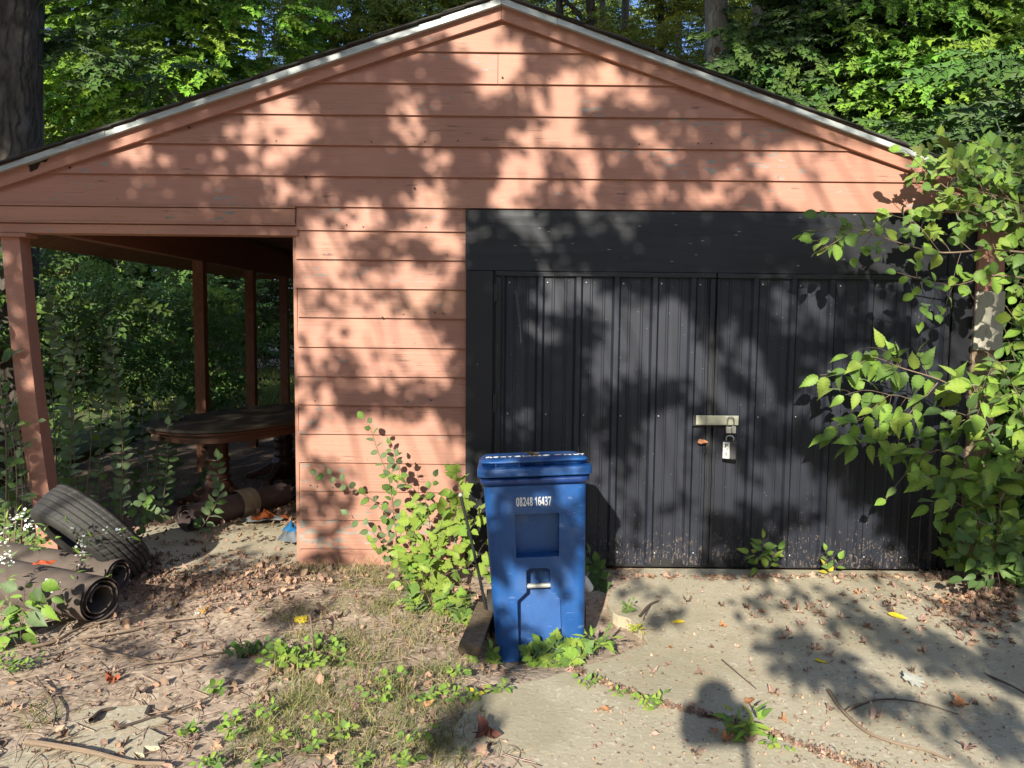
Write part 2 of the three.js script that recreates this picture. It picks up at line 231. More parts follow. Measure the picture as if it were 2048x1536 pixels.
const clipRoof = (x0, x1, y0, y1, drop) => {                                                // the part of a band that lies under the roof, counter-clockwise
  let p = [[x0, y0], [x1, y0], [x1, y1], [x0, y1]];
  for (const s of [1, -1]) { const f = (q) => q[1] - (yA - drop - SLOPE(xA + s) * s * (q[0] - xA)), o = []; for (let i = 0; i < p.length; i++) { const a = p[i], b = p[(i + 1) % p.length], fa = f(a), fb = f(b); if (fa <= 0) o.push(a); if ((fa < 0) !== (fb < 0) && fa !== fb) { const t = fa / (fa - fb); o.push([lerp(a[0], b[0], t), lerp(a[1], b[1], t)]); } } p = o; if (p.length < 3) return null; }
  return p;
};
reseed(11);
const tones = Array.from({ length: 6 }, (_, i) => { const m = mPink.clone(); const k = 0.95 + 0.018 * i; m.color.setRGB(k, k * R(0.98, 1.02), k * R(0.97, 1.03)); return m; });
const worn = mPink.clone(); worn.map = wornMap;
for (let i = 0; i < lev.length; i++) {
  const y1 = i ? lev[i - 1] : lev[0] + 0.2, y0 = lev[i], tilt = R(-0.002, 0.002);
  const cuts = i === 2 ? [eaveL, onZ(996, 140).x - 0.0015, onZ(996, 140).x + 0.0015, eaveR] : [eaveL, eaveR];
  for (let k = 0; k < cuts.length; k += 2) { const p = clipRoof(cuts[k], cuts[k + 1], y0, y1 + 0.012, 0.03); if (p) mesh('siding_board', lapBoard(p.map((q) => [q[0], q[1] + tilt * (q[0] > 0 ? 1 : -1)]), y0, y1 + 0.012), pick(tones), garage); }
}
for (let i = 1; i < low.length; i++) {                                                      // the narrow wall between the bay and the doors
  const d = R(-0.008, 0.008), t = R(-0.003, 0.003), yb = low[i], yt = low[i - 1] + 0.012;
  mesh('siding_board', lapBoard([[wallL + d, yb - t], [doorL + 0.02, yb + t], [doorL + 0.02, yt + t], [wallL + d, yt - t]], yb, yt), i > 10 || i === 9 ? worn : pick(tones), garage);
}
mesh('corner_board', plate([[wallL - 0.02, 0], [wallL - 0.001, 0], [wallL - 0.001, beamLow], [wallL - 0.02, beamLow]], -0.12, 0.004), mPinkBare, garage);
mesh('sheathing', plate([[eaveL + 0.02, beamTop - 0.02], [wallL, beamTop - 0.02], [wallL, 0.02], [wallR, 0.02], [wallR, beamTop - 0.02], [eaveR - 0.02, beamTop - 0.02], [eaveR - 0.02, roofY(eaveR - 0.02, 0.04)], [xA, yA - 0.04], [eaveL + 0.02, roofY(eaveL + 0.02, 0.04)]], -0.12, -0.001), mRafter, garage);
// rake boards, white drip edge in lengths, shingles
const band = (x0, x1, d0, d1, out = []) => [[x0, roofY(x0, d1)], ...out, [x1, roofY(x1, d1)], [x1, roofY(x1, d0)], [x0, roofY(x0, d0)]];
{
  const h = onZ(1003, 8.5, 0.04).y - onZ(1003, 36, 0.04).y;
  const n0 = onZ(58, 342, 0.045), n1 = onZ(126, 306, 0.045);                                 // rotted gap in the left board
  const hole = [[n0.x - 0.005, roofY(n0.x, 0)], [n0.x + 0.005, n0.y - 0.008], [n0.x + 0.05, n0.y + 0.012], [n0.x + 0.07, n0.y + 0.05], [n0.x + 0.1, n0.y + 0.05], [n0.x + 0.13, n0.y + 0.085], [n0.x + 0.18, n0.y + 0.09], [n1.x, roofY(n1.x, 0)]];
  mesh('rake_board', plate([[eaveL, roofY(eaveL, 0)], ...hole, [xA - 0.001, yA], [xA - 0.001, yA - h], [eaveL, roofY(eaveL, h)]], 0.021, 0.046), tones[3], garage);
  mesh('rake_board', plate([[xA + 0.001, yA], [eaveR, roofY(eaveR, 0)], [eaveR, roofY(eaveR, h)], [xA + 0.001, yA - h]], 0.021, 0.046), tones[4], garage);
  mesh('rotted_wood', plate(hole.map((q) => [q[0], q[1]]), 0.0235, 0.031), mRot, garage);
  const t = onZ(1003, -5, 0.07).y - yA, seams = [[eaveL, onZ(52, 330, 0.06).x], [onZ(52, 330, 0.06).x, onZ(212, 275, 0.06).x], [onZ(212, 275, 0.06).x, onZ(440, 190, 0.06).x], [onZ(440, 190, 0.06).x, xA], [xA, onZ(1115, 45, 0.06).x], [onZ(1115, 45, 0.06).x, onZ(1500, 190, 0.06).x], [onZ(1500, 190, 0.06).x, eaveR]];
  seams.forEach(([a, b], i) => { const up = R(-0.003, 0.003), g = plate(band(a + 0.001, b - 0.001, -t, up), 0.022 + (i % 2) * 0.002, 0.07 + (i % 2) * 0.004); mesh('drip_edge', join([g, plate(band(a + 0.001, b - 0.001, up + 0.004, up - 0.004), 0.066, 0.084 + (i % 2) * 0.002)]), mTrim, garage); });
  // the two slopes of the roof, and the butts of the shingle courses along the rake
  const top = t + 0.001;
  mesh('roof_deck', join([plate([[eaveL - 0.12, roofY(eaveL - 0.12, -top)], [xA, yA + top], [xA, yA + top + 0.01], [eaveL - 0.12, roofY(eaveL - 0.12, -top - 0.01)]], -6.3, 0.06), plate([[xA, yA + top], [eaveR + 0.12, roofY(eaveR + 0.12, -top)], [eaveR + 0.12, roofY(eaveR + 0.12, -top - 0.01)], [xA, yA + top + 0.01]], -6.3, 0.06)]), mRafter, garage);
  const step = 0.14;
  for (const s of [-1, 1]) for (let k = 0; k < 29; k++) {
    const an = Math.atan(SLOPE(xA + s)), c = k * step + step / 2, sh = join([0, 1].map((q) => moved(new THREE.BoxGeometry(step * 1.9 + R(-0.01, 0.01), 0.005, 0.34), 0, q * 0.0055, R(-0.012, 0.006) - q * 0.02)));
    const m = mesh('shingle', sh, mShingle[(k + (s > 0 ? 1 : 0)) % 3], garage); m.position.set(xA + s * c * Math.cos(an), yA + top + 0.0145 - c * Math.sin(an), -0.075 + R(-0.008, 0.008)); m.rotation.z = -s * (an - 0.035);
  }
  for (const s of [-1, 1]) { const g = plate(s < 0 ? [[eaveL - 0.14, roofY(eaveL - 0.14, -top - 0.011)], [xA, yA + top + 0.011], [xA, yA + top + 0.022], [eaveL - 0.14, roofY(eaveL - 0.14, -top - 0.022)]] : [[xA, yA + top + 0.011], [eaveR + 0.14, roofY(eaveR + 0.14, -top - 0.011)], [eaveR + 0.14, roofY(eaveR + 0.14, -top - 0.022)], [xA, yA + top + 0.022]], -6.3, -0.25); mesh('roofing', g, mShingle[1], garage); }
}
// the carport bay: front beam, side beam, ceiling, posts; the other walls
const beamL = eaveL + 0.28;
mesh('beam', plate([[beamL, beamMid], [wallL - 0.001, beamMid], [wallL - 0.001, beamTop - 0.012], [beamL, beamTop - 0.012]], -0.03, 0.026, 0.003), mBeam, garage);
mesh('beam_cap', plate([[beamL, beamTop - 0.008], [wallL, beamTop - 0.008], [wallL, beamTop + 0.008], [beamL, beamTop + 0.008]], -0.03, 0.03, 0.002), tones[1], garage);
mesh('beam_trim', plate([[beamL, beamLow], [wallL + 0.012, beamLow], [wallL + 0.012, beamMid - 0.008], [beamL, beamMid - 0.008]], -0.09, 0.02, 0.003), tones[5], garage);
mesh('beam_trim', plate([[beamL, beamMid - 0.005], [wallL + 0.004, beamMid - 0.005], [wallL + 0.004, beamMid + 0.006], [beamL, beamMid + 0.006]], -0.02, 0.034, 0.002), tones[2], garage);
mesh('side_beam', box(0.09, 0.3, 6.1, -2.9, 1.98 + 0.15, -3.13), mRafter, garage);
mesh('ceiling', box(1.7, 0.02, 6.1, -2.06, 2.34, -3.15), mRafter, garage);
{
  const p0 = onZ(14, 475, -0.02), p1 = onZ(79, 1000, -0.02), g = new THREE.BoxGeometry(0.115, 2.05, 0.1, 1, 14, 1), p = g.attributes.position;
  const dx = (p1.x - p0.x) / (p1.y - p0.y);
  for (let i = 0; i < p.count; i++) { const y = p.getY(i) + 1.0, bow = 0.022 * Math.sin(Math.PI * clamp(y / 1.95, 0, 1)); p.setXYZ(i, p.getX(i) * (0.93 + 0.07 * (1 - y / 2)) + p0.x + dx * (y - p0.y) + 0.035 - bow, y, p.getZ(i) - 0.045); }
  g.computeVertexNormals(); const m = mesh('post', g, tones[5], garage); tag(m, 'leaning salmon front post of the carport');
  mesh('post_cap', rbox(0.16, 0.022, 0.12, 0.004, p0.x + 0.06, beamLow - 0.012, -0.03), mPinkBare, garage);
  for (const px of [402, 502, 569]) { const d = 2.9 * FOCAL / (1024 - px) , z = 4.55 - d; mesh('post', box(0.095, 2.04, 0.095, -2.9, 0.98, z), mRafter, garage); }
}
mesh('wall', join([box(0.12, 2.35, 5.9, wallL + 0.061, 1.19, -3.08), box(0.12, 2.35, 5.9, wallR - 0.06, 1.19, -3.08), box(wallR - wallL, 2.35, 0.12, (wallL + wallR) / 2, 1.19, -6.1)]), mRafter, garage);
mesh('back_gable', plate([[eaveL + 0.05, beamTop], [eaveR - 0.05, beamTop], [eaveR - 0.05, roofY(eaveR, 0.02)], [xA, yA - 0.03], [eaveL + 0.05, roofY(eaveL, 0.02)]], -6.2, -6.14), mRafter, garage);
// the black metal: header flashing, jambs, doors
{
  const hT = onZ(1400, 424.5, 0.03).y, hB = onZ(1400, 545, 0.03).y, xR = onZ(1897, 480, 0.03).x, xR2 = onZ(1952, 700, 0.03).x;
  const g = new THREE.BoxGeometry(xR - doorL + 0.008, hT - hB, 0.03, 60, 10, 1), p = g.attributes.position;                    // sheet with shallow dents
  for (let i = 0; i < p.count; i++) if (p.getZ(i) > 0) { const x = p.getX(i), y = p.getY(i); p.setZ(i, p.getZ(i) + 0.006 * (fbm(x / 6 + 0.5, y / 2 + 0.5, 30, 8, 2, 421) - 0.5)); }
  g.computeVertexNormals(); mesh('header_flashing', g.translate((xR + doorL) / 2 - 0.004, (hT + hB) / 2, 0.02), mSheet, garage);
  mesh('header_flashing', box(xR2 - xR, hT - hB, 0.02, (xR + xR2) / 2 + 0.012, (hT + hB) / 2, 0.012), mSheet, garage);
  const pz = onZ(1249, 514, 0.04); const star = []; for (let i = 0; i < 9; i++) { const a = i / 9 * 6.283, r = i % 2 ? 0.012 : R(0.022, 0.034); star.push([pz.x + r * Math.cos(a), pz.y + r * Math.sin(a)]); } mesh('puncture', plate(star, 0.036, 0.0395), mBlack, garage);
  const dL = onZ(989, 760, 0.03).x, mid = onZ(1434, 545, 0.03).x, dR = onZ(1890, 800, 0.02).x, bot = onZ(1250, 1130, 0.03).y, bot2 = onZ(1880, 1141, 0.03).y;
  mesh('jamb', plate([[doorL, 0.02], [dL - 0.012, 0.02], [dL - 0.012, hB - 0.002], [doorL - 0.004, hB - 0.002]], 0, 0.034, 0.002), mSheet, garage);
  mesh('jamb', plate([[dR + 0.012, 0.02], [xR2 + 0.02, 0.02], [xR2 + 0.02, hB - 0.002], [dR + 0.012, hB - 0.002]], 0, 0.026, 0.002), mSheet, garage);
  mesh('sill_backing', box(dR - dL, 0.05, 0.02, (dL + dR) / 2, 0.028, 0.002), mBlack, garage);
  mesh('sill_backing', plate([[dL - 0.02, 0.03], [dR + 0.02, 0.03], [dR + 0.02, hB + 0.01], [dL - 0.02, hB + 0.01]], 0.001, 0.006), mBlack, garage);  // black backing added behind the doors so their seam shows dark
  const scr = new THREE.SphereGeometry(0.0055, 8, 5).scale(1, 1, 0.6);
  [[dL, mid - 0.003], [mid + 0.003, dR]].forEach(([a, b], k) => {
    const W = b - a, yb = k ? lerp(bot, bot2, 0.5) : bot, H = hB - yb - 0.008, prof = [], ribs = []; const step = 0.2225, first = (k ? onZ(1505, 800, 0.03).x : onZ(1078, 800, 0.03).x) - a;
    for (let x = first - step; x < W + step; x += step) { ribs.push(x); prof.push([x - 0.027, 0], [x - 0.013, 0.017], [x + 0.013, 0.017], [x + 0.027, 0]); for (const m of [0.075, 0.148]) prof.push([x + m - 0.009, 0], [x + m - 0.004, 0.004], [x + m + 0.004, 0.004], [x + m + 0.009, 0]); }
    const pr = [[0.002, 0], ...prof.filter((q) => q[0] > 0.03 && q[0] < W - 0.02), [W - 0.002, 0]], rows = 24, pos = [], uv = [], nor = [];
    for (let i = 0; i < pr.length - 1; i++) for (let j = 0; j < rows; j++) { const y0 = H * j / rows, y1 = H * (j + 1) / rows, buck = (x, y) => 0.004 * (fbm(x / 3, y / 3, 9, 5, 2, 431 + k) - 0.5), P = [[pr[i], y0], [pr[i + 1], y0], [pr[i + 1], y1], [pr[i], y0], [pr[i + 1], y1], [pr[i], y1]]; for (const [q, y] of P) { pos.push(q[0], y, q[1] + buck(q[0], y)); uv.push(q[0] / W, y / H); } }
    const g2 = new THREE.BufferGeometry(); g2.setAttribute('position', new THREE.Float32BufferAttribute(pos, 3)); g2.setAttribute('uv', new THREE.Float32BufferAttribute(uv, 2)); g2.computeVertexNormals();
    const door = new THREE.Group(); door.name = k ? 'door_001' : 'door'; door.position.set(a, yb, 0.012); garage.add(door); tag(door, k ? 'right black ribbed metal door leaf' : 'left black ribbed metal door leaf with scratches');
    mesh('panel', g2, mDoor[k], door);
    const gap = onZ(1200, 541, 0.03).y - onZ(1200, 551, 0.03).y, st = 0.036;
    mesh('top_rail', rbox(W, gap, 0.024, 0.003, W / 2, H + 0.006 - gap / 2, 0.012), mSheet, door);
    mesh('stile', rbox(k ? 0.02 : 0.03, H - gap, 0.02, 0.003, k ? 0.012 : W - 0.017, (H - gap) / 2, 0.0125), mSheet, door);
    mesh('stile', rbox(k ? 0.03 : 0.034, H - gap, 0.018, 0.003, k ? W - 0.017 : 0.02, (H - gap) / 2, 0.012), mSheet, door);
    for (const yy of [0.07, H * 0.52, H - gap - 0.03]) for (const x of ribs) if (x > 0.03 && x + 0.04 < W - 0.03) { const s = mesh('screw', scr, mScrew, door); s.position.set(x + 0.042 + R(-0.006, 0.006), yy + R(-0.004, 0.004), 0.004); }
    if (!k) { for (const y of [0.24, H * 0.56, H - 0.12]) mesh('hinge', join([rbox(0.022, 0.1, 0.012, 0.003, 0.003, y, 0.026), new THREE.CylinderGeometry(0.006, 0.006, 0.11, 8).translate(-0.004, y, 0.03)]), mBlack, door); }
    else { const h0 = onZ(1387, 840, 0.05), h1 = onZ(1477, 840, 0.05), L = h1.x - h0.x, hy = h0.y - yb, hx = h0.x - a;
      mesh('hasp_backing', rbox(0.26, 0.065, 0.012, 0.003, hx + 0.128, hy - 0.004, 0.026), mBlack, door);
      mesh('hasp', join([rbox(0.06, 0.056, 0.006, 0.002, hx + 0.045, hy, 0.0355), rbox(L - 0.075, 0.056, 0.006, 0.002, hx + 0.075 + (L - 0.075) / 2, hy, 0.0375), new THREE.CylinderGeometry(0.006, 0.006, 0.056, 10).translate(hx + 0.077, hy, 0.041)]), mZinc, door); }
  });
  garage.userData.doors = undefined; delete garage.userData.doors;
}
// corner post right of the doors, under the leaves
{
  const a = onZ(1950, 590, 0.03), b = onZ(2003, 590, 0.03), m1 = onZ(1950, 638, 0.03).y, m2 = onZ(1950, 700, 0.03).y, top = onZ(1950, 425, 0.03).y, mW = std({ map: scaled(paint(256, 256, (u, v) => { const n = fbm(u, v, 6, 20, 3, 441), d = sst(fbm(u, v, 5, 5, 3, 443), 0.5, 0.75); return mixc([0.44, 0.41, 0.34], [0.26, 0.25, 0.17], 0.3 * n + 0.5 * d); }), 0.5, 0.8), roughness: 0.8 });
  mesh('corner_post', rbox(b.x - a.x, top - m1 - 0.002, 0.05, 0.004, (a.x + b.x) / 2, (top + m1) / 2, 0.022), tones[1], garage);
  tag(mesh('corner_board', rbox(b.x - a.x + 0.012, m1 - m2 + 0.16, 0.014, 0.003, (a.x + b.x) / 2 - 0.004, (m1 + m2) / 2 + 0.08, 0.058), mW, garage), 'bare whitish board on the right corner post');
  mesh('corner_post', rbox(b.x - a.x - 0.01, m1, 0.05, 0.004, (a.x + b.x) / 2 - 0.01, m1 / 2, 0.02), mOldWood, garage);
}
// nail heads and a few bent nails
reseed(131);
for (let i = 0; i < 84; i++) { const k = i < 48, lv = k ? lev[1 + i % 6] : low[1 + i % 12], y = lv + R(0.02, 0.035), x = k ? R(-3.1, 2.8) : R(wallL + 0.04, doorL - 0.05); if (k && y > roofY(x, 0.14)) continue; mesh('nail', new THREE.CylinderGeometry(0.0042, 0.0042, 0.004, 7).rotateX(Math.PI / 2).translate(x, y, 0.0215), i % 3 ? tones[0] : mRot, garage); }

for (const [px, py] of [[378, 255], [139, 335], [611, 354], [829, 376], [1375, 171], [765, 635], [1005, 155]]) { const p = onZ(px, py, 0.026); mesh('nail', new THREE.CylinderGeometry(0.006, 0.005, 0.01, 8).rotateX(Math.PI / 2).translate(p.x, p.y, p.z - 0.004), mRot, garage); }
// ---------------------------------------------------------------- the recycling bin
const font = new FontLoader().parse ? await new FontLoader().loadAsync('fonts/droid/droid_sans_bold.typeface.json') : null;
const fontR = await new FontLoader().loadAsync('fonts/droid/droid_sans_regular.typeface.json');
const letters = (t, size, depth, f = font) => { const g = new TextGeometry(t, { font: f, size, depth, curveSegments: 5, bevelEnabled: false }); g.computeBoundingBox(); const b = g.boundingBox; return g.translate(-(b.min.x + b.max.x) / 2, -(b.min.y + b.max.y) / 2, 0); };
function ring(w, d, r, n = 5) { const o = []; for (const [sx, sz, a0] of [[1, 1, 0], [-1, 1, 1], [-1, -1, 2], [1, -1, 3]]) for (let i = 0; i <= n; i++) { const a = (a0 + i / n) * Math.PI / 2; o.push([sx * (w / 2 - r) + r * Math.cos(a), sz * (d / 2 - r) + r * Math.sin(a)]); } return o; }
function loft(levels) {                                                                       // [y, width, depth, corner radius, z shift]
  const pos = [], uv = [], idx = [], rings = levels.map(([y, w, d, r, s = 0]) => ring(w, d, r).map(([x, z]) => [x, y, z + s])), n = rings[0].length;
  rings.forEach((q) => q.forEach(([x, y, z]) => { pos.push(x, y, z); uv.push(x + z * 0.7, y); }));
  for (let k = 0; k < rings.length - 1; k++) for (let i = 0; i < n; i++) { const a = k * n + i, b = k * n + (i + 1) % n, c = a + n, d = b + n; idx.push(a, c, b, b, c, d); }
  for (const [k, up] of [[0, false], [rings.length - 1, true]]) { const c = pos.length / 3, q = rings[k]; pos.push(0, q[0][1], levels[k][4] || 0); uv.push(0, q[0][1]); for (let i = 0; i < n; i++) { const a = k * n + i, b = k * n + (i + 1) % n; up ? idx.push(a, c, b) : idx.push(b, c, a); } }
  const g = new THREE.BufferGeometry(); g.setAttribute('position', new THREE.Float32BufferAttribute(pos, 3)); g.setAttribute('uv', new THREE.Float32BufferAttribute(uv, 2)); g.setIndex(idx); g.computeVertexNormals(); return g;
}
const bin = (() => {
  const base = onY(1080, 1330, -0.07), t = thing('recycling_bin', 'tall blue wheeled recycling bin with white number, tilted, before the black doors', 'recycling bin', base);
  t.position.z -= 0.22; t.rotation.set(-0.085, 0.02, 0.046); t.scale.setScalar(0.975);
  const S = 0.00212, frontZ = (y) => lerp(0.225, 0.285, y / 0.84), slope = Math.atan(0.06 / 0.84);
  let body = new Brush(loft([[0, 0.395, 0.43, 0.03], [0.02, 0.405, 0.44, 0.035], [0.5, 0.445, 0.5, 0.04], [0.8, 0.468, 0.556, 0.045], [0.835, 0.47, 0.56, 0.045]].map((l) => [l[0], l[1], l[2], l[3], frontZ(l[0]) - l[2] / 2]))); body.updateMatrixWorld();
  const ev = new Evaluator(); ev.useGroups = false; ev.attributes = ['position', 'normal', 'uv'];
  const cut = (pts, dep, y0, tiltIn = 0) => { const g = plate(pts, -dep, 0.1, 0), b = new Brush(g); b.position.set(0, y0, frontZ(y0)); b.rotation.x = slope * -1 + tiltIn; b.rotation.x = -slope + tiltIn; b.updateMatrixWorld(); body = ev.evaluate(body, b, SUBTRACTION); body.updateMatrixWorld(); };
  cut([[-0.098, -0.17], [0.098, -0.17], [0.104, 0.03], [-0.098, 0.03]], 0.045, 0.655, 0.22);
  cut([[-0.048, 0.0], [0.048, 0.0], [0.048, 0.085], [0.04, 0.095], [-0.04, 0.095], [-0.048, 0.085]], 0.085, 0.338, 0);
  cut([[-0.1, -0.36], [0.1, -0.36], [0.1, -0.05], [0.056, -0.01], [0.054, 0.09], [-0.054, 0.09], [-0.056, -0.01], [-0.1, -0.05]], 0.08, 0.335, 0.0);
  const bg = toCreasedNormals(flat(body.geometry), 0.5); mesh('body', bg, mCart, t);
  mesh('collar', loft([[0.815, 0.478, 0.568, 0.045, 0.003], [0.835, 0.495, 0.588, 0.045, 0.003], [0.857, 0.498, 0.59, 0.045, 0.003]]), mCartLid, t);
  const lid = mesh('lid', join([loft([[0.859, 0.516, 0.618, 0.05, 0.006], [0.863, 0.522, 0.624, 0.05, 0.006], [0.893, 0.522, 0.624, 0.05, 0.006], [0.9, 0.514, 0.616, 0.05, 0.006], [0.9015, 0.47, 0.55, 0.05, 0]]), loft([[0.895, 0.47, 0.55, 0.05, 0], [0.92, 0.466, 0.545, 0.05, 0], [0.922, 0.496, 0.58, 0.05, 0], [0.934, 0.492, 0.575, 0.05, 0], [0.944, 0.46, 0.545, 0.06, -0.006], [0.948, 0.3, 0.35, 0.07, -0.02]]).translate(0, -0.92, -0.28).rotateX(-0.045).translate(0, 0.917, 0.28)]), mCart, t);
  for (let k = -1; k <= 2; k++) mesh('lid_rib', box(0.004, 0.034, 0.02, -0.07 + k * 0.105, 0.908, 0.276), mCartLid, lid);
  const rec = letters('RECYCLING ONLY', 0.07, 0.002).scale(0.62, 1, 1).rotateX(-Math.PI / 2 - 0.045); mesh('lettering', rec.scale(0.92, 1, 1).translate(0.01, 0.9405, 0.195), mWhite, lid);
  const num = letters('08248 16437', 0.04, 0.0015, font).scale(0.5, 1, 1); const nm = mesh('serial_number', num, mWhite, t); nm.position.set(-0.01, 0.742, frontZ(0.742) + 0.0008); nm.rotation.x = -slope; nm.rotation.x = slope;
  const bar = mesh('lift_bar', new THREE.CylinderGeometry(0.011, 0.011, 0.11, 12).rotateZ(Math.PI / 2), mBar, t); bar.position.set(0, 0.345, frontZ(0.345) - 0.03);
  const sm = new THREE.TorusGeometry(0.008, 0.0016, 5, 16); const em = mesh('molded_mark', join([sm, box(0.012, 0.0024, 0.0016, 0.022, -0.002, 0)]), std({ color: rgb(0.1, 0.15, 0.3), roughness: 0.5 }), t); em.position.set(0.15, 0.685, frontZ(0.685) + 0.0006); em.rotation.x = slope;
  for (const s of [-1, 1]) { const w = mesh('wheel', new THREE.CylinderGeometry(0.11, 0.11, 0.045, 28).rotateZ(Math.PI / 2).translate(s * 0.225, 0.11, -0.21), mRubber, t); mesh('hub', new THREE.CylinderGeometry(0.05, 0.06, 0.054, 16).rotateZ(Math.PI / 2).translate(s * 0.227, 0.11, -0.21), mBlack, w); }
  mesh('handle', tube([V(-0.2, 0.84, -0.27), V(-0.19, 0.87, -0.34), V(0, 0.875, -0.355), V(0.19, 0.87, -0.34), V(0.2, 0.84, -0.27)], 0.014, 0.014, 8, 20), mCartLid, t);
  return t;
})();

// ---------------------------------------------------------------- padlock and key box on the hasp
{
  const p = onZ(1462, 836, 0.075), t = thing('padlock', 'silver padlock hanging from the hasp on the black doors', 'padlock', p), k = 4.5 / FOCAL;
  mesh('shackle', tube([V(-0.018, -0.055, 0), V(-0.018, -0.012, 0), V(-0.012, 0.004, 0), V(0.002, 0.007, 0), V(0.013, 0.0, 0), V(0.017, -0.014, 0), V(0.017, -0.055, 0)], 0.0045, 0.0045, 8, 36), mSteel, t);
  const b = mesh('body', join([0, 1, 2, 3, 4].map((i) => rbox(0.03, 0.036, 0.0055, 0.0015, -0.0115, -0.07, -0.012 + i * 0.006))), mSteel, t); mesh('body_half', join([0, 1, 2, 3, 4].map((i) => rbox(0.022, 0.038, 0.0055, 0.0015, 0.018, -0.068, -0.012 + i * 0.006))), mSteel, t); t.rotation.y = -0.15;
  const q = onZ(1460, 880, 0.075), x = thing('key_lockbox', 'dark grey key box with white front hanging under the padlock', 'lockbox', q);
  mesh('case', rbox(0.078, 0.108, 0.045, 0.008, 0, -0.058, 0), std({ color: rgb(0.05, 0.05, 0.05), roughness: 0.6 }), x);
  mesh('shackle', tube([V(-0.02, -0.006, 0), V(-0.02, 0.016, 0), V(-0.01, 0.024, 0), V(0.01, 0.024, 0), V(0.02, 0.014, 0), V(0.02, -0.006, 0)], 0.004, 0.004, 8, 24), mSteel, x);
  const f = mesh('front_plate', rbox(0.038, 0.096, 0.004, 0.002, -0.019, -0.058, 0.0235), std({ color: rgb(0.62, 0.62, 0.58), roughness: 0.4 }), x);
  mesh('marking', join([letters('P', 0.024, 0.0012).scale(1.1, 1, 1).translate(-0.019, -0.032, 0.0252), box(0.006, 0.005, 0.001, -0.014, -0.051, 0.0256), box(0.018, 0.003, 0.001, -0.02, -0.074, 0.0256), box(0.014, 0.003, 0.001, -0.018, -0.081, 0.0256), box(0.003, 0.02, 0.001, -0.019, -0.078, 0.0258), box(0.008, 0.004, 0.001, -0.016, -0.09, 0.0256)]), mBlack, f);
  x.rotation.y = -0.3;
}

// ---------------------------------------------------------------- tyre, felt rolls, table and junk at the carport
{
  const t = thing('car_tire', 'worn black car tyre leaning at the foot of the carport post', 'tyre', onZ(183, 1071, 0.32));
  t.quaternion.setFromUnitVectors(V(0, 1, 0), V(0.56, 0.74, -0.72).normalize());
  const prof = [[0.2, -0.085], [0.215, -0.1], [0.26, -0.112], [0.3, -0.108], [0.318, -0.094], [0.323, -0.085]];
  const tread = []; for (let i = 0; i <= 40; i++) { const y = -0.083 + 0.166 * i / 40, g = [-0.045, -0.012, 0.022, 0.052].some((c) => Math.abs(y - c) < 0.004); tread.push([0.33 - 0.012 * Math.pow(Math.abs(y) / 0.083, 2.5) - (g ? 0.007 : 0), y]); }
  const P = [...prof, ...tread, ...prof.slice().reverse().map(([r, y]) => [r, -y])], inner = [[0.2, 0.085], [0.208, 0.09], [0.29, 0.096], [0.312, 0.075], [0.314, 0], [0.312, -0.075], [0.29, -0.096], [0.208, -0.09], [0.2, -0.085]];
  const all = [...P, ...inner], N = 220, pos = [], uv = [], idx = []; let L = 0; const ls = all.map((p, i) => (L += i ? Math.hypot(p[0] - all[i - 1][0], p[1] - all[i - 1][1]) : 0));
  for (let i = 0; i <= N; i++) { const a = i / N * Math.PI * 2; all.forEach(([r, y], k) => { const onTread = k > 4 && k < 48, sh = Math.abs(y) > 0.05 && onTread, sipe = (i + Math.round(y * 60)) % 5 === 0; const rr = r - (sipe && onTread ? (sh ? 0.006 : 0.0025) : 0); pos.push(rr * Math.cos(a), y, rr * Math.sin(a)); uv.push(a * 0.33, ls[k]); }); }
  const n = all.length; for (let i = 0; i < N; i++) for (let k = 0; k < n - 1; k++) { const a = i * n + k, b = a + n; idx.push(a, a + 1, b, a + 1, b + 1, b); }
  const g = new THREE.BufferGeometry(); g.setAttribute('position', new THREE.Float32BufferAttribute(pos, 3)); g.setAttribute('uv', new THREE.Float32BufferAttribute(uv, 2)); g.setIndex(idx); g.computeVertexNormals();
  mesh('casing', g, mRubber, t); for (const s of [-1, 1]) mesh('bead', new THREE.TorusGeometry(0.203, 0.008, 8, 64).rotateX(Math.PI / 2).translate(0, s * 0.09, 0), mRubber, t);
}
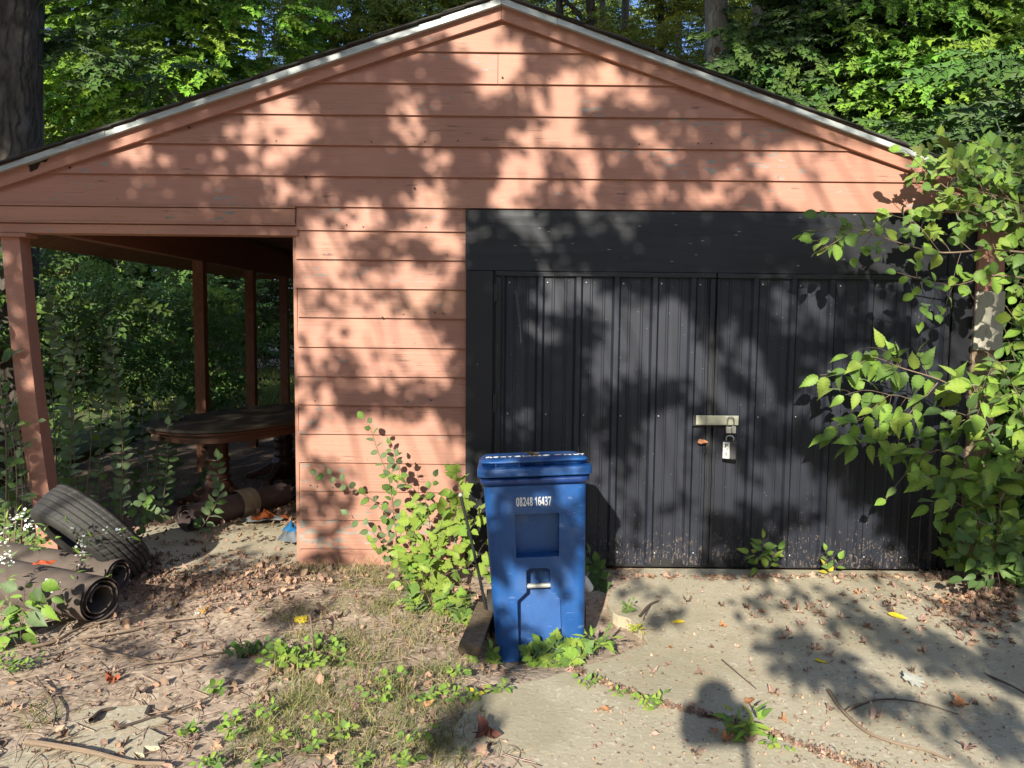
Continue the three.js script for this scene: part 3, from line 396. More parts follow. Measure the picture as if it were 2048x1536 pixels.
function feltRoll(label, a, b, r, mat, group) {                                                // a sheet of felt rolled up: spiral section swept from a to b
  const t = thing('felt_roll', label, 'roll', a, group), L = a.distanceTo(b), turns = 3.1, n = 110, o = [], th = 0.0045;
  for (let i = 0; i <= n; i++) { const k = i / n, ang = k * turns * 2 * Math.PI, rr = lerp(r * 0.45, r, Math.pow(k, 0.8)); o.push([rr * Math.cos(ang) * 1.05, rr * Math.sin(ang) * 0.95]); }
  const inner = o.map(([x, y]) => { const q = Math.hypot(x, y); return [x * (1 - th / q), y * (1 - th / q)]; }).reverse();
  const poly = [...o, ...inner], rows = 22, pos = [], uv = [], idx = [], m = poly.length;
  for (let j = 0; j <= rows; j++) { const z = L * j / rows; poly.forEach(([x, y], i) => { const w = 1 + 0.05 * (fbm(0.3, j / rows, 3, 4, 2, 451) - 0.5) + 0.05 * (fbm(((i / m) * 2) % 1, j / rows, 6, 3, 2, 453) - 0.5), sag = -0.02 * Math.sin(Math.PI * j / rows) * r; const jag = j === 0 ? 0.012 * (hash(i >> 2, 3, 455) - 0.5) : 0; pos.push(x * w, y * w + sag, z + jag); uv.push(i * 0.02, z); }); }
  for (let j = 0; j < rows; j++) for (let i = 0; i < m - 1; i++) { const p = j * m + i, q = p + m; idx.push(p, p + 1, q, p + 1, q + 1, q); }
  for (let i = 0; i < n; i++) { const c = i, d = i + 1, e = m - 1 - i, f = m - 2 - i; idx.push(c, e, d, d, e, f); const s = rows * m; idx.push(s + c, s + d, s + e, s + d, s + f, s + e); }
  const g = new THREE.BufferGeometry(); g.setAttribute('position', new THREE.Float32BufferAttribute(pos, 3)); g.setAttribute('uv', new THREE.Float32BufferAttribute(uv, 2)); g.setIndex(idx);
  mesh('sheet', toCreasedNormals(g, 0.7), mat, t); t.quaternion.setFromUnitVectors(V(0, 0, 1), b.clone().sub(a).normalize()); return t;
}
const tone = (m, r, g, b) => { const q = m.clone(); q.color.setRGB(r, g, b); return q; };
{
  const d1 = onZ(202, 1212, 0.93), d2 = onZ(-110, 1050, 0.55); d1.y = 0.115; feltRoll('brown felt roll, nearest of the pair by the white asters', d1, V(d2.x, 0.13, d2.z), 0.118, mFelt);
  const e1 = onZ(236, 1166, 0.55), e2 = onZ(-20, 1035, 0.3); e1.y = 0.1; feltRoll('brown felt roll wedged between the tyre and another roll', e1, V(e2.x, 0.12, e2.z), 0.1, mFelt);
  const f1 = onY(372, 1064, 0.0).setY(0.1), f2 = onY(566, 1012, 0).setY(0.1); const r3 = feltRoll('dark felt roll with a pale band lying before the table', f1, f2, 0.1, mFeltDark);
  const L = f1.distanceTo(f2); mesh('paper_band', new THREE.CylinderGeometry(0.106, 0.106, 0.15, 40, 1, true).rotateX(Math.PI / 2).translate(0, -0.001, L * 0.56), std({ map: paint(128, 64, (u, v) => mixc([0.2, 0.17, 0.12], [0.36, 0.31, 0.22], fbm(u, v, 8, 6, 3, 461))), roughness: 0.8, side: THREE.DoubleSide }), r3);
}
{
  const t = thing('pedestal_table', 'old dark oval wooden table on two turned pedestals in the carport', 'table', V(-2.0, 0.02, -1.72));
  t.scale.set(1, 0.93, 1); t.rotation.y = -0.45; t.rotation.z = -0.0;
  const oval = (a, b) => Array.from({ length: 56 }, (_, i) => { const q = i / 56 * 2 * Math.PI, c = Math.cos(q), s = Math.sin(q); return [Math.sign(c) * a * Math.pow(Math.abs(c), 0.72), Math.sign(s) * b * Math.pow(Math.abs(s), 0.62)]; });
  const lay = (pts, y0, y1, bev) => plate(pts, y0, y1, bev).rotateX(-Math.PI / 2);
  mesh('table_top', lay(oval(0.5, 1.02), 0.69, 0.715, 0.006), mTop, t);
  mesh('top_edge', lay(oval(0.485, 1.0), 0.668, 0.688, 0.004), mDarkWood, t);
  mesh('apron', lay(oval(0.45, 0.95), 0.6, 0.667, 0.004), mDarkWood, t);
  mesh('veneer_chip', rbox(0.07, 0.05, 0.03, 0.008, -0.12, 0.635, 0.97), std({ color: rgb(0.3, 0.2, 0.13), roughness: 0.8 }), t);
  const prof = [[0.0, 0.6], [0.085, 0.6], [0.09, 0.57], [0.078, 0.55], [0.075, 0.42], [0.088, 0.4], [0.09, 0.385], [0.074, 0.375], [0.082, 0.345], [0.084, 0.31], [0.068, 0.275], [0.09, 0.255], [0.092, 0.235], [0.075, 0.222], [0.1, 0.2], [0.108, 0.17], [0.1, 0.03], [0, 0.03]].reverse().map(([x, y]) => new THREE.Vector2(x, y));
  for (const s of [-1, 1]) {
    const z = s > 0 ? 0.48 : -0.52, x = s > 0 ? -0.04 : -0.3; const ped = mesh('pedestal', new THREE.LatheGeometry(prof, 28).translate(x, 0, z), mDarkWood, t);
    for (const a of [0.35, 2.0, 3.5, 5.0]) { const foot = plate([[0.07, 0.2], [0.14, 0.15], [0.26, 0.075], [0.34, 0.055], [0.36, 0.0], [0.3, 0.0], [0.25, 0.03], [0.12, 0.05], [0.06, 0.05]], -0.035, 0.035, 0.008).rotateY(a).translate(x, 0, z); mesh('foot', foot, mDarkWood, ped); }
  }
}
{ // black ribbed sheets leaning against the inner wall
  const t = thing('metal_sheet_stack', 'black ribbed metal sheets leaning in the carport behind the table', 'metal sheets', V(-1.36, 0.02, -1.7)), prof = []; for (let i = 0; i < 9; i++) prof.push([i * 0.11 - 0.03, 0], [i * 0.11 - 0.012, 0.02], [i * 0.11 + 0.012, 0.02], [i * 0.11 + 0.03, 0]);
  for (let s = 0; s < 2; s++) { const pts = [...prof, ...prof.slice().reverse().map(([x, y]) => [x, y - 0.004])], g = plate(pts, 0, 1.2); const m = mesh('sheet', g, mSheet, t); m.position.set(-0.5 - s * 0.05, 0.04 + s * 0.03, -s * 0.1); m.rotation.set(0.12, 0.1 - s * 0.06, 0.62 + s * 0.05); m.position.z = -0.9 - s * 0.1; }
}
// ---------------------------------------------------------------- rubbish, planks and sticks
function crumple(w, h, s, amp) { const g = new THREE.PlaneGeometry(w, h, 14, 12).rotateX(-Math.PI / 2), p = g.attributes.position; for (let i = 0; i < p.count; i++) { const x = p.getX(i) / w + 0.5, z = p.getZ(i) / h + 0.5; p.setY(i, amp * (fbm(x * 0.5, z * 0.5, 6, 6, 3, s)) * (1.2 - 1.5 * Math.max(Math.abs(x - 0.5), Math.abs(z - 0.5)) * 1.2)); p.setX(i, p.getX(i) + 0.15 * w * (vn(x * 4, z * 4, 0, 0, s + 1) - 0.5)); p.setZ(i, p.getZ(i) + 0.15 * h * (vn(x * 4, z * 4, 0, 0, s + 2) - 0.5)); } g.computeVertexNormals(); return flat(g); }
const film = (c, r = 0.25) => new THREE.MeshPhysicalMaterial({ color: c, roughness: r, side: THREE.DoubleSide });
{
  const p = onY(528, 1042, 0.02), t = thing('snack_wrapper', 'crumpled orange and clear plastic wrapper behind the banded felt roll', 'wrapper', p); mesh('film', crumple(0.3, 0.14, 471, 0.12), film(rgb(0.22, 0.22, 0.22)), t); mesh('print_panel', crumple(0.14, 0.1, 473, 0.12).translate(0.0, 0.012, 0.02), film(rgb(0.26, 0.07, 0.02)), t); mesh('print_panel', crumple(0.13, 0.07, 475, 0.06).translate(0.13, 0.01, -0.02), film(rgb(0.2, 0.06, 0.02)), t);
  const q = onY(584, 1082, 0.02), u = thing('plastic_bag', 'small clear plastic bag with blue top at the wall corner', 'bag', q); mesh('film', crumple(0.16, 0.16, 477, 0.13), film(rgb(0.15, 0.17, 0.19)), u); mesh('print_panel', crumple(0.1, 0.1, 479, 0.1).translate(-0.01, 0.05, -0.03), film(rgb(0.02, 0.13, 0.3)), u);
  const s = onY(417, 1229, 0.01), w = thing('plastic_straw', 'thin white drinking straw lying on the soil', 'straw', s); mesh('tube', new THREE.CylinderGeometry(0.004, 0.004, 0.13, 8).rotateZ(Math.PI / 2 - 0.03).translate(0, 0.006, 0), mWhite, w);
  const b = onY(1178, 1178, 0.03), c = thing('plastic_bottle', 'white plastic bottle lying behind the blue bin', 'bottle', b); mesh('body', new THREE.LatheGeometry([[0, 0], [0.035, 0], [0.038, 0.01], [0.038, 0.1], [0.03, 0.125], [0.014, 0.14], [0.014, 0.155], [0, 0.155]].map((v) => new THREE.Vector2(...v)), 20).scale(0.75, 0.75, 0.75), mWhite, c); c.rotation.set(0.3, 0.4, 0.5);
  const ts = onY(212, 1130, 0), o = thing('red_scrap', 'small scrap of orange red plastic on the nearest felt roll', 'scrap', onZ(88, 1128, 0.86)); mesh('film', crumple(0.09, 0.05, 481, 0.04), film(rgb(0.5, 0.09, 0.03), 0.5), o);
}
{
  const a = onY(938, 1330, 0.0), b = onY(972, 1228, 0.0), t = thing('timber_plank', 'short weathered plank lying beside the blue bin', 'plank', a.clone().lerp(b, 0.5).setY(0.05)), L = a.distanceTo(b); mesh('board', rbox(0.095, 0.045, L, 0.006), mOldWood, t); t.rotation.set(-0.06, Math.atan2(b.x - a.x, b.z - a.z), 0.25);
  const r0 = onZ(921, 990, 0.75), r1 = onZ(985, 1262, 0.9), r = thing('fence_stake', 'thin black metal rod leaning beside the blue bin', 'rod', r1); mesh('shaft', tube([V(0, -0.05, 0), r0.clone().sub(r1).multiplyScalar(0.5), r0.clone().sub(r1)], 0.0075, 0.0075, 8, 10), mBlack, r); mesh('tip', new THREE.SphereGeometry(0.011, 10, 8).translate(...r0.clone().sub(r1).toArray()), mBar, r);
}
reseed(77);
function stick(label, pts, r, mat = mTwig, name = 'twig', forks = []) {
  const w = pts.map(([x, y, h = 0.012]) => onY(x, y, h)), o = w[0], t = thing(name, label, name === 'twig' ? 'twig' : 'branch', o), P = w.map((p) => p.clone().sub(o).add(V(R(-1, 1) * r, 0, R(-1, 1) * r)));
  for (const p of P) p.y += soilHeight(o.x + p.x, o.z + p.z) > -0.05 ? soilHeight(o.x + p.x, o.z + p.z) + 0.01 : 0;
  mesh('stem', tube(P, r, r * 0.55, 7, P.length * 5), mat, t); for (const [k, x, y, h] of forks) mesh('side_shoot', tube([P[k], P[k].clone().lerp(onY(x, y, h).sub(o), 0.5).add(V(0, 0.01, 0)), onY(x, y, h).sub(o)], r * 0.6, r * 0.25, 5, 8), mat, t); return t;
}
stick('pale bare stick lying at the near left corner', [[50, 1487], [130, 1495], [200, 1503], [260, 1515], [335, 1524]], 0.011, mTwig, 'fallen_branch');
stick('long thin curved stick crossing the soil', [[160, 1290], [260, 1318], [330, 1331], [400, 1321], [462, 1310]], 0.006, mTwig, 'twig', [[2, 215, 1345, 0.02]]);
stick('forked stick in front of the nearest felt roll', [[55, 1292], [110, 1278], [160, 1252], [222, 1238]], 0.008, mTwig, 'fallen_branch', [[1, 138, 1245, 0.05]]);
stick('straight stick lying left of the grass', [[150, 1275], [250, 1262], [330, 1248], [400, 1245]], 0.007, mTwig, 'fallen_branch');
stick('dark thick stick under the white asters', [[-30, 1290], [40, 1262], [100, 1242]], 0.018, mTwigDark, 'fallen_branch');
stick('grey broken stick lying on the near soil', [[185, 1440], [212, 1415], [232, 1408]], 0.011, mTwigDark, 'fallen_branch');
stick('thin twig crossing below the grey broken stick', [[240, 1452], [330, 1420], [400, 1395], [440, 1378]], 0.0045, mTwigDark);
stick('long thin twig at the left edge by the weeds', [[72, 1355], [95, 1390], [112, 1420], [108, 1455]], 0.0045, mTwigDark);
stick('bent twig standing in the grass', [[618, 1258, 0.0], [618, 1240, 0.1], [625, 1275, 0.07], [627, 1335, 0.01]], 0.006, mTwig);
stick('long forked twig on the right of the concrete', [[1656, 1380], [1690, 1425], [1740, 1466], [1790, 1485], [1850, 1500], [1905, 1522]], 0.0075, mTwig, 'twig', [[1, 1730, 1405, 0.02]]);
stick('curved pale twig at the foot of the black doors', [[1425, 1146], [1390, 1141], [1352, 1160], [1338, 1185]], 0.009, mTwig, 'fallen_branch');
stick('dark twig crossing the corner of the concrete slab', [[1278, 1232], [1300, 1208], [1340, 1188], [1420, 1172]], 0.007, mTwigDark, 'twig', [[1, 1286, 1240, 0.02]]);
stick('twig lying below the middle of the black doors', [[1430, 1142], [1460, 1165], [1490, 1182], [1525, 1198]], 0.006, mTwigDark);
stick('thin stalk lying above the round topped shadow', [[1445, 1320], [1475, 1345], [1512, 1378]], 0.0035, mTwigDark);
stick('thin twig lying across the right of the concrete', [[1695, 1420], [1760, 1398], [1840, 1405], [1920, 1430]], 0.0045, mTwigDark);
stick('thin twig at the right edge of the concrete', [[1960, 1335], [2010, 1365], [2060, 1392]], 0.006, mTwigDark);
stick('thin dry stem lying along the grass edge', [[660, 1310], [720, 1330], [800, 1318]], 0.004, mTwig);
// ---------------------------------------------------------------- leaves
const leafMat = (r, g, b, trans = 0.24, coat = 0.28) => new THREE.MeshPhysicalMaterial({ color: rgb(r, g, b), roughness: 1, transmission: trans, thickness: 0, clearcoat: coat, clearcoatRoughness: 0.42, side: THREE.DoubleSide, vertexColors: true });
const drySheet = (r, g, b) => new THREE.MeshPhysicalMaterial({ color: rgb(r, g, b), roughness: 0.85, side: THREE.DoubleSide, vertexColors: true });
function finishLeaf(pos, idx, col) { const g = new THREE.BufferGeometry(); g.setAttribute('position', new THREE.Float32BufferAttribute(pos, 3)); g.setAttribute('color', new THREE.Float32BufferAttribute(col, 3)); g.setAttribute('uv', new THREE.Float32BufferAttribute(pos.filter((_, i) => i % 3 !== 1), 2)); g.setIndex(idx); g.computeVertexNormals(); return g; }
// length 1 along +z from the stalk, face up (+y)
function bladeLeaf({ width = 0.6, fold = 0.12, droop = 0.2, belly = 0.42, tip = 1.3, teeth = 0, n = 9, wave = 0 }) {
  const pos = [], col = [], idx = [], ph = R(0, 6);
  for (let i = 0; i <= n; i++) {
    const t = i / n, e = t < belly ? Math.sin(Math.PI / 2 * Math.pow(t / belly, 0.62)) : Math.pow(Math.cos(Math.PI / 2 * (t - belly) / (1 - belly)), tip), tooth = teeth && i % 2 ? 1 - teeth : 1, w = width / 2 * e * tooth, y = -droop * t * t, wv = wave * Math.sin(t * 9 + ph);
    const vein = i % 2 ? 0.84 : 1.1;
    pos.push(-w, y + fold * w + wv * w, t - (teeth ? 0.02 : 0), 0, y, t, w, y + fold * w - wv * w, t - (teeth ? 0.02 : 0)); col.push(vein, vein, vein, 1.3, 1.25, 1.2, vein, vein, vein);
    if (i) { const a = (i - 1) * 3; idx.push(a, a + 3, a + 1, a + 1, a + 3, a + 4, a + 1, a + 4, a + 2, a + 2, a + 4, a + 5); }
  }
  return finishLeaf(pos, idx, col);
}
function mapleLeaf({ curl = 0.1, droop = 0.2, rough = 0.05, shallow = 0 }) {
  const half = [[0.0, 0.02], [0.13, -0.09], [0.33, -0.12], [0.3, 0.04], [0.52, 0.1], [0.47, 0.2], [0.62, 0.4], [0.44, 0.38], [0.4, 0.5], [0.23, 0.46], [0.29, 0.68], [0.16, 0.69], [0.0, 1.0]].map(([x, z]) => [lerp(x, x * 0.9 + 0.07 * (x > 0.1), shallow), z]), out = [...half, ...half.slice(1, -1).reverse().map(([x, z]) => [-x, z])];
  const pos = [0, 0, 0.28], col = [1.25, 1.2, 1.15], idx = [], a = R(0, 6); out.forEach(([x, z]) => { pos.push(x + R(-0.02, 0.02), curl * (x * x * 1.6) - droop * Math.max(0, z - 0.2) ** 2 + rough * Math.sin(x * 9 + z * 7 + a), z + R(-0.02, 0.02)); const k = R(0.9, 1.08); col.push(k, k, k); });
  for (let i = 0; i < out.length; i++) idx.push(0, 1 + i, 1 + (i + 1) % out.length); const g = finishLeaf(pos, idx, col); return g;
}
reseed(303);
const GEO = {
  ovate: [0, 1, 2, 3].map(() => bladeLeaf({ width: R(0.58, 0.7), fold: R(0.15, 0.3), droop: R(0.05, 0.25), wave: 0.05 })),
  round: [0, 1, 2].map(() => bladeLeaf({ width: R(0.75, 0.92), fold: R(0.1, 0.25), droop: R(0.02, 0.15), belly: 0.5, tip: 0.7 })),
  elm: [0, 1, 2, 3].map(() => bladeLeaf({ width: R(0.5, 0.6), fold: R(0.15, 0.35), droop: R(0.15, 0.4), belly: 0.34, tip: 1.5, teeth: 0.12, n: 14 })),
  lance: [0, 1, 2].map(() => bladeLeaf({ width: R(0.16, 0.26), fold: 0.3, droop: R(0.2, 0.5), belly: 0.4, tip: 1.2 })),
  maple: [0, 1, 2, 3].map(() => mapleLeaf({ curl: R(0, 0.25), droop: R(0.1, 0.4) })),
  grape: [0, 1, 2].map(() => mapleLeaf({ curl: R(-0.1, 0.2), droop: R(0.1, 0.3), shallow: 1 })),
  dry: Array.from({ length: 10 }, () => mapleLeaf({ curl: R(0.5, 1.6), droop: R(-0.9, 0.9), rough: R(0.12, 0.3) }).scale(R(0.7, 1.1), 1, R(0.7, 1.05))),
  dryBlade: Array.from({ length: 4 }, () => bladeLeaf({ width: R(0.45, 0.6), fold: R(0.3, 0.9), droop: R(-0.3, 0.4), wave: 0.3 })),
};
const LEAF = { mid: leafMat(0.1, 0.19, 0.03), bright: leafMat(0.165, 0.29, 0.032), lime: leafMat(0.2, 0.29, 0.035), dark: leafMat(0.06, 0.12, 0.025), grey: leafMat(0.11, 0.17, 0.07), yellow: leafMat(0.42, 0.36, 0.02), olive: leafMat(0.12, 0.15, 0.03), reddish: leafMat(0.2, 0.12, 0.03) };
const basis = new THREE.Matrix4();
function placeLeaf(parent, geo, mat, at, dir, size, lean = 0.55, spread = 0.5) {
  const z = dir.clone().normalize(), n = V(0, 1, 0).multiplyScalar(lean).addScaledVector(SUNWARD, 0.8 - lean * 0.6).add(V(R(-1, 1), R(-1, 1), R(-1, 1)).multiplyScalar(spread)).normalize(), x = n.clone().cross(z).normalize(), y = z.clone().cross(x).normalize();
  const m = mesh('leaf', geo, mat, parent); basis.makeBasis(x, y, z); m.quaternion.setFromRotationMatrix(basis); m.position.copy(at); m.scale.set(size * R(0.9, 1.1), size, size); return m;
}
// stems: world polylines; leaves alternate along them and along short side twigs
function plant(name, label, category, stems, o) {
  const base = stems[0][0].clone(), t = thing(name, label, category, base, o.group), wood = [], mats = o.mats, kinds = o.kinds; let count = 0;
  const clear = o.clear ?? [1943, 574, 2006, 704]; const put = (p, dir, size) => { const q = pixelOf(p.clone().add(base).addScaledVector(dir.clone().normalize(), size * 0.5)); if (q[0] > clear[0] - 12 && q[0] < clear[2] + 12 && q[1] > clear[1] && q[1] < clear[3] && rnd() < 0.9) return; if (count++ < 290) placeLeaf(t, pick(GEO[pick(kinds)]), pick(mats), p, dir, size, o.lean ?? 0.35, o.spread ?? 0.5); };
  for (const s of stems) {
    const P = s.map((p) => p.clone().sub(base)), c = new THREE.CatmullRomCurve3(P.length > 1 ? P : [P[0], P[0]]), L = c.getLength(), r = o.r * clamp(L / 0.8, 0.45, 1); wood.push(tube(P, r, r * 0.35, 5, Math.max(4, Math.round(L * 18))));
    const n = Math.max(1, Math.round(L / o.gap));
    for (let i = 0; i <= n; i++) {
      const k = lerp(o.from ?? 0.15, 1, i / n), p = c.getPointAt(clamp(k, 0, 1)), tan = c.getTangentAt(clamp(k, 0, 1)), side = tan.clone().cross(V(R(-0.4, 0.4), R(-0.4, 0.4), 1)).normalize().multiplyScalar(i % 2 ? 1 : -1).applyAxisAngle(tan, R(-0.7, 0.7)), d = tan.clone().multiplyScalar(R(0.4, 0.9)).add(side).add(V(0, -(o.hang ?? 0.15), R(0, 0.4)));
      if (i === n) d.copy(tan).add(V(0, -(o.hang ?? 0.15), 0));
      const size = R(o.size[0], o.size[1]) * lerp(1, o.taper ?? 0.85, k);
      if (o.twig && rnd() < o.twig) { const len = R(0.06, 0.17), e = p.clone().addScaledVector(d.clone().normalize(), len); wood.push(tube([p, p.clone().lerp(e, 0.5).add(V(0, 0.01, 0)), e], r * 0.4, r * 0.2, 4, 3)); const m = 2 + Math.floor(rnd() * 3); for (let q = 0; q < m; q++) { const f = p.clone().lerp(e, (q + 1) / m), dd = d.clone().normalize().add(V(R(-0.9, 0.9), R(-0.7, 0.5), R(-0.4, 0.7))); put(f, dd, size * R(0.8, 1.1)); } }
      else { put(p.clone().addScaledVector(d.clone().normalize(), size * 0.12), d, size); if (o.pairs) put(p.clone(), tan.clone().multiplyScalar(0.5).sub(side), size * R(0.85, 1.1)); }
    }
  }
  const stem = mesh('stem', join(wood), o.wood ?? mTwig, t); t.children.unshift(t.children.pop()); return t;
}
const px = (z, ...pts) => pts.map(([x, y, dz = 0]) => onZ(x, y, z + dz));
reseed(404);
// right of the doors
plant('vine_branch', 'leafy branch with broad shiny leaves reaching over the upper right of the black doors', 'branch', [px(0.4, [2160, 470, 0.2], [2040, 440, 0.1], [1930, 400], [1850, 340], [1828, 318]), px(0.4, [2040, 440, 0.1], [1950, 360], [1890, 300]), px(0.4, [2050, 440, 0.1], [2010, 350], [1990, 292]), px(0.45, [2160, 520, 0.2], [1990, 500, 0.1], [1880, 505], [1780, 480], [1700, 455], [1640, 462]), px(0.45, [1780, 480], [1740, 455], [1690, 440]), px(0.45, [1880, 505], [1830, 445], [1790, 432]), px(0.5, [1700, 460], [1670, 485], [1640, 500]), px(0.45, [1990, 500], [1960, 430], [1900, 420]), px(0.5, [2140, 380, 0.1], [2070, 350], [2030, 310])], { r: 0.006, gap: 0.05, size: [0.06, 0.1], kinds: ['ovate', 'round', 'ovate'], mats: [LEAF.bright, LEAF.mid, LEAF.bright, LEAF.mid, LEAF.lime], twig: 0.5, from: 0.05 });
plant('vine_branch', 'hanging leafy branch with rounded leaves in front of the right corner post', 'branch', [px(0.5, [2180, 560, 0.2], [2080, 560, 0.1], [1990, 550], [1910, 570], [1850, 560], [1795, 545]), px(0.5, [1910, 570], [1860, 600], [1845, 640]), px(0.5, [1990, 550], [1950, 600], [1930, 560]), px(0.5, [2080, 560], [2030, 620], [2020, 680]), px(0.5, [2170, 620, 0.1], [2090, 650], [2050, 600]), px(0.5, [2180, 500, 0.2], [2080, 490], [2000, 520])], { r: 0.005, gap: 0.055, size: [0.055, 0.095], kinds: ['round', 'ovate'], mats: [LEAF.bright, LEAF.mid, LEAF.bright], twig: 0.3, from: 0.05 });
plant('elm_branch', 'drooping branch of long toothed leaves over the middle right of the black doors', 'branch', [px(0.3, [1960, 800, 0.1], [1880, 760], [1800, 735], [1745, 715], [1690, 745], [1640, 750]), px(0.35, [1880, 760], [1840, 800], [1780, 790], [1720, 840], [1680, 850]), px(0.35, [1840, 800], [1800, 850], [1760, 880], [1700, 890]), px(0.3, [1800, 735], [1770, 700], [1740, 695]), px(0.3, [1780, 790], [1730, 780], [1690, 790]), px(0.35, [1960, 830], [1900, 850], [1850, 870], [1810, 900])], { r: 0.005, gap: 0.045, size: [0.1, 0.155], kinds: ['elm'], mats: [LEAF.mid, LEAF.bright, LEAF.mid, LEAF.bright, LEAF.lime], twig: 0.2, hang: 0.5, from: 0.1, lean: 0.4 });
plant('elm_sapling', 'dense leafy sapling standing at the right corner of the garage', 'sapling', [px(0.45, [1975, 1160], [1960, 1040], [1930, 930], [1870, 900], [1810, 950]), px(0.5, [1960, 1040], [1900, 1000], [1860, 1010]), px(0.5, [1985, 1160], [2000, 1000], [1990, 880], [1930, 830], [1890, 820]), px(0.6, [2000, 1000], [2050, 900], [2040, 800], [2000, 730]), px(0.6, [2010, 950], [1950, 960], [1900, 950], [1850, 960]), px(0.65, [2060, 1020], [2040, 930], [1980, 890]), px(0.55, [1990, 880], [1960, 800], [1990, 720]), px(0.6, [2130, 900], [2060, 860], [2010, 850]), px(0.6, [2150, 800], [2070, 790], [2020, 770])], { r: 0.007, gap: 0.055, size: [0.09, 0.14], kinds: ['elm', 'elm', 'ovate'], mats: [LEAF.mid, LEAF.bright, LEAF.bright, LEAF.dark, LEAF.lime], twig: 0.25, hang: 0.4, from: 0.2 });
plant('elm_branch', 'thick leafy boughs at the right edge beside the corner post', 'branch', [px(0.55, [2200, 900, 0.1], [2100, 850], [2000, 790], [1940, 770]), px(0.55, [2100, 850], [2030, 720], [2010, 660]), px(0.5, [2200, 1000], [2080, 960], [1990, 930], [1930, 900]), px(0.6, [2200, 760], [2120, 700], [2050, 660], [2010, 610]), px(0.5, [2080, 960], [2010, 1000], [1960, 1010], [1910, 990]), px(0.45, [1990, 930], [1930, 960], [1880, 940]), px(0.5, [2200, 650], [2100, 600], [2030, 560]), px(0.6, [2150, 1050], [2060, 1030], [2000, 1040])], { r: 0.006, gap: 0.06, size: [0.095, 0.145], kinds: ['elm', 'ovate'], mats: [LEAF.bright, LEAF.bright, LEAF.mid, LEAF.lime], twig: 0.4, hang: 0.4, from: 0.1 });
plant('vine_branch', 'tangle of broad leaves hanging over the eave at the right edge', 'branch', [px(0.5, [2200, 480], [2100, 440], [2020, 400], [1950, 380]), px(0.5, [2200, 420], [2100, 370], [2030, 350]), px(0.45, [2100, 440], [2040, 470], [1990, 460]), px(0.5, [2200, 560], [2110, 520], [2040, 490]), px(0.5, [2020, 400], [1980, 360], [1930, 340]), px(0.4, [1950, 380], [1900, 390], [1860, 410])], { r: 0.005, gap: 0.05, size: [0.06, 0.1], kinds: ['ovate', 'round', 'grape'], mats: [LEAF.bright, LEAF.mid, LEAF.lime], twig: 0.55, from: 0.05 });
plant('grape_vine', 'low grape vine with lobed leaves at the foot of the right corner post', 'vine', [px(0.25, [1960, 1150], [1935, 1110], [1905, 1085], [1890, 1060]), px(0.25, [1960, 1140], [1980, 1090], [1940, 1060]), px(0.3, [2060, 1170], [2040, 1140], [2020, 1110]), px(0.25, [1960, 1140], [1920, 1120], [1895, 1110])], { r: 0.004, gap: 0.045, size: [0.07, 0.11], kinds: ['grape', 'maple'], mats: [LEAF.bright, LEAF.mid, LEAF.lime], from: 0.2 });
plant('elm_sapling', 'low leafy shoots hiding the foot of the right corner post', 'shoots', [px(0.6, [2000, 1170], [1985, 1090], [1960, 1040]), px(0.6, [2030, 1170], [2040, 1080], [2020, 1040]), px(0.6, [1990, 1170], [1960, 1120], [1925, 1110]), px(0.65, [2060, 1170], [2050, 1120], [2020, 1090])], { r: 0.003, gap: 0.032, size: [0.07, 0.11], kinds: ['elm', 'grape', 'ovate'], mats: [LEAF.dark, LEAF.dark, LEAF.mid], twig: 0.2, hang: 0.4, from: 0.1 });
plant('maple_sapling', 'lobed maple leaves covering the lower end of the right roof slope', 'sapling', [px(0.25, [2140, 470], [2040, 400], [1940, 370], [1860, 330]), px(0.25, [2060, 380], [2000, 310], [1940, 280]), px(0.25, [2140, 420], [2080, 330], [2020, 275]), px(0.25, [1940, 370], [1890, 330], [1850, 305]), px(0.2, [2140, 450], [2060, 420], [1990, 400], [1920, 405])], { r: 0.008, gap: 0.06, size: [0.09, 0.13], kinds: ['maple', 'grape'], mats: [LEAF.bright, LEAF.mid, LEAF.olive], twig: 0.5, from: 0.1 });
// before the pink wall
plant('honeysuckle_sapling', 'slender sapling with small oval grey green leaves before the pink wall', 'sapling', [px(0.3, [815, 1215], [800, 1130], [790, 1050], [778, 960], [755, 900], [738, 850], [728, 838]), px(0.3, [790, 1050], [745, 1000], [700, 975], [660, 950], [636, 945]), px(0.3, [785, 1000], [800, 950], [795, 915]), px(0.35, [800, 1130], [760, 1080], [720, 1045], [698, 1030]), px(0.35, [795, 1080], [830, 1020], [860, 975], [868, 955]), px(0.3, [778, 960], [790, 920], [780, 890]), px(0.35, [810, 1180], [780, 1110], [770, 1050])], { r: 0.0045, gap: 0.04, size: [0.045, 0.062], kinds: ['round', 'ovate'], mats: [LEAF.grey, LEAF.mid, LEAF.grey], from: 0.12, hang: 0.05, lean: 0.1, spread: 0.45 });
plant('mulberry_sapling', 'yellow green leafy sapling between the pink wall and the blue bin', 'sapling', [px(0.45, [850, 1230], [850, 1130], [860, 1060], [850, 1000], [835, 985]), px(0.45, [850, 1130], [900, 1090], [940, 1060], [955, 1030]), px(0.45, [855, 1150], [820, 1090], [810, 1040]), px(0.5, [850, 1190], [890, 1150], [940, 1130], [960, 1100]), px(0.45, [900, 1090], [905, 1040], [925, 1000], [920, 975]), px(0.5, [850, 1200], [800, 1160], [780, 1130]), px(0.5, [850, 1200], [870, 1110], [880, 1060])], { r: 0.004, gap: 0.034, size: [0.055, 0.1], kinds: ['ovate', 'elm', 'grape'], mats: [LEAF.bright, LEAF.lime, LEAF.lime, LEAF.lime], twig: 0.4, from: 0.1, lean: 0.25 });
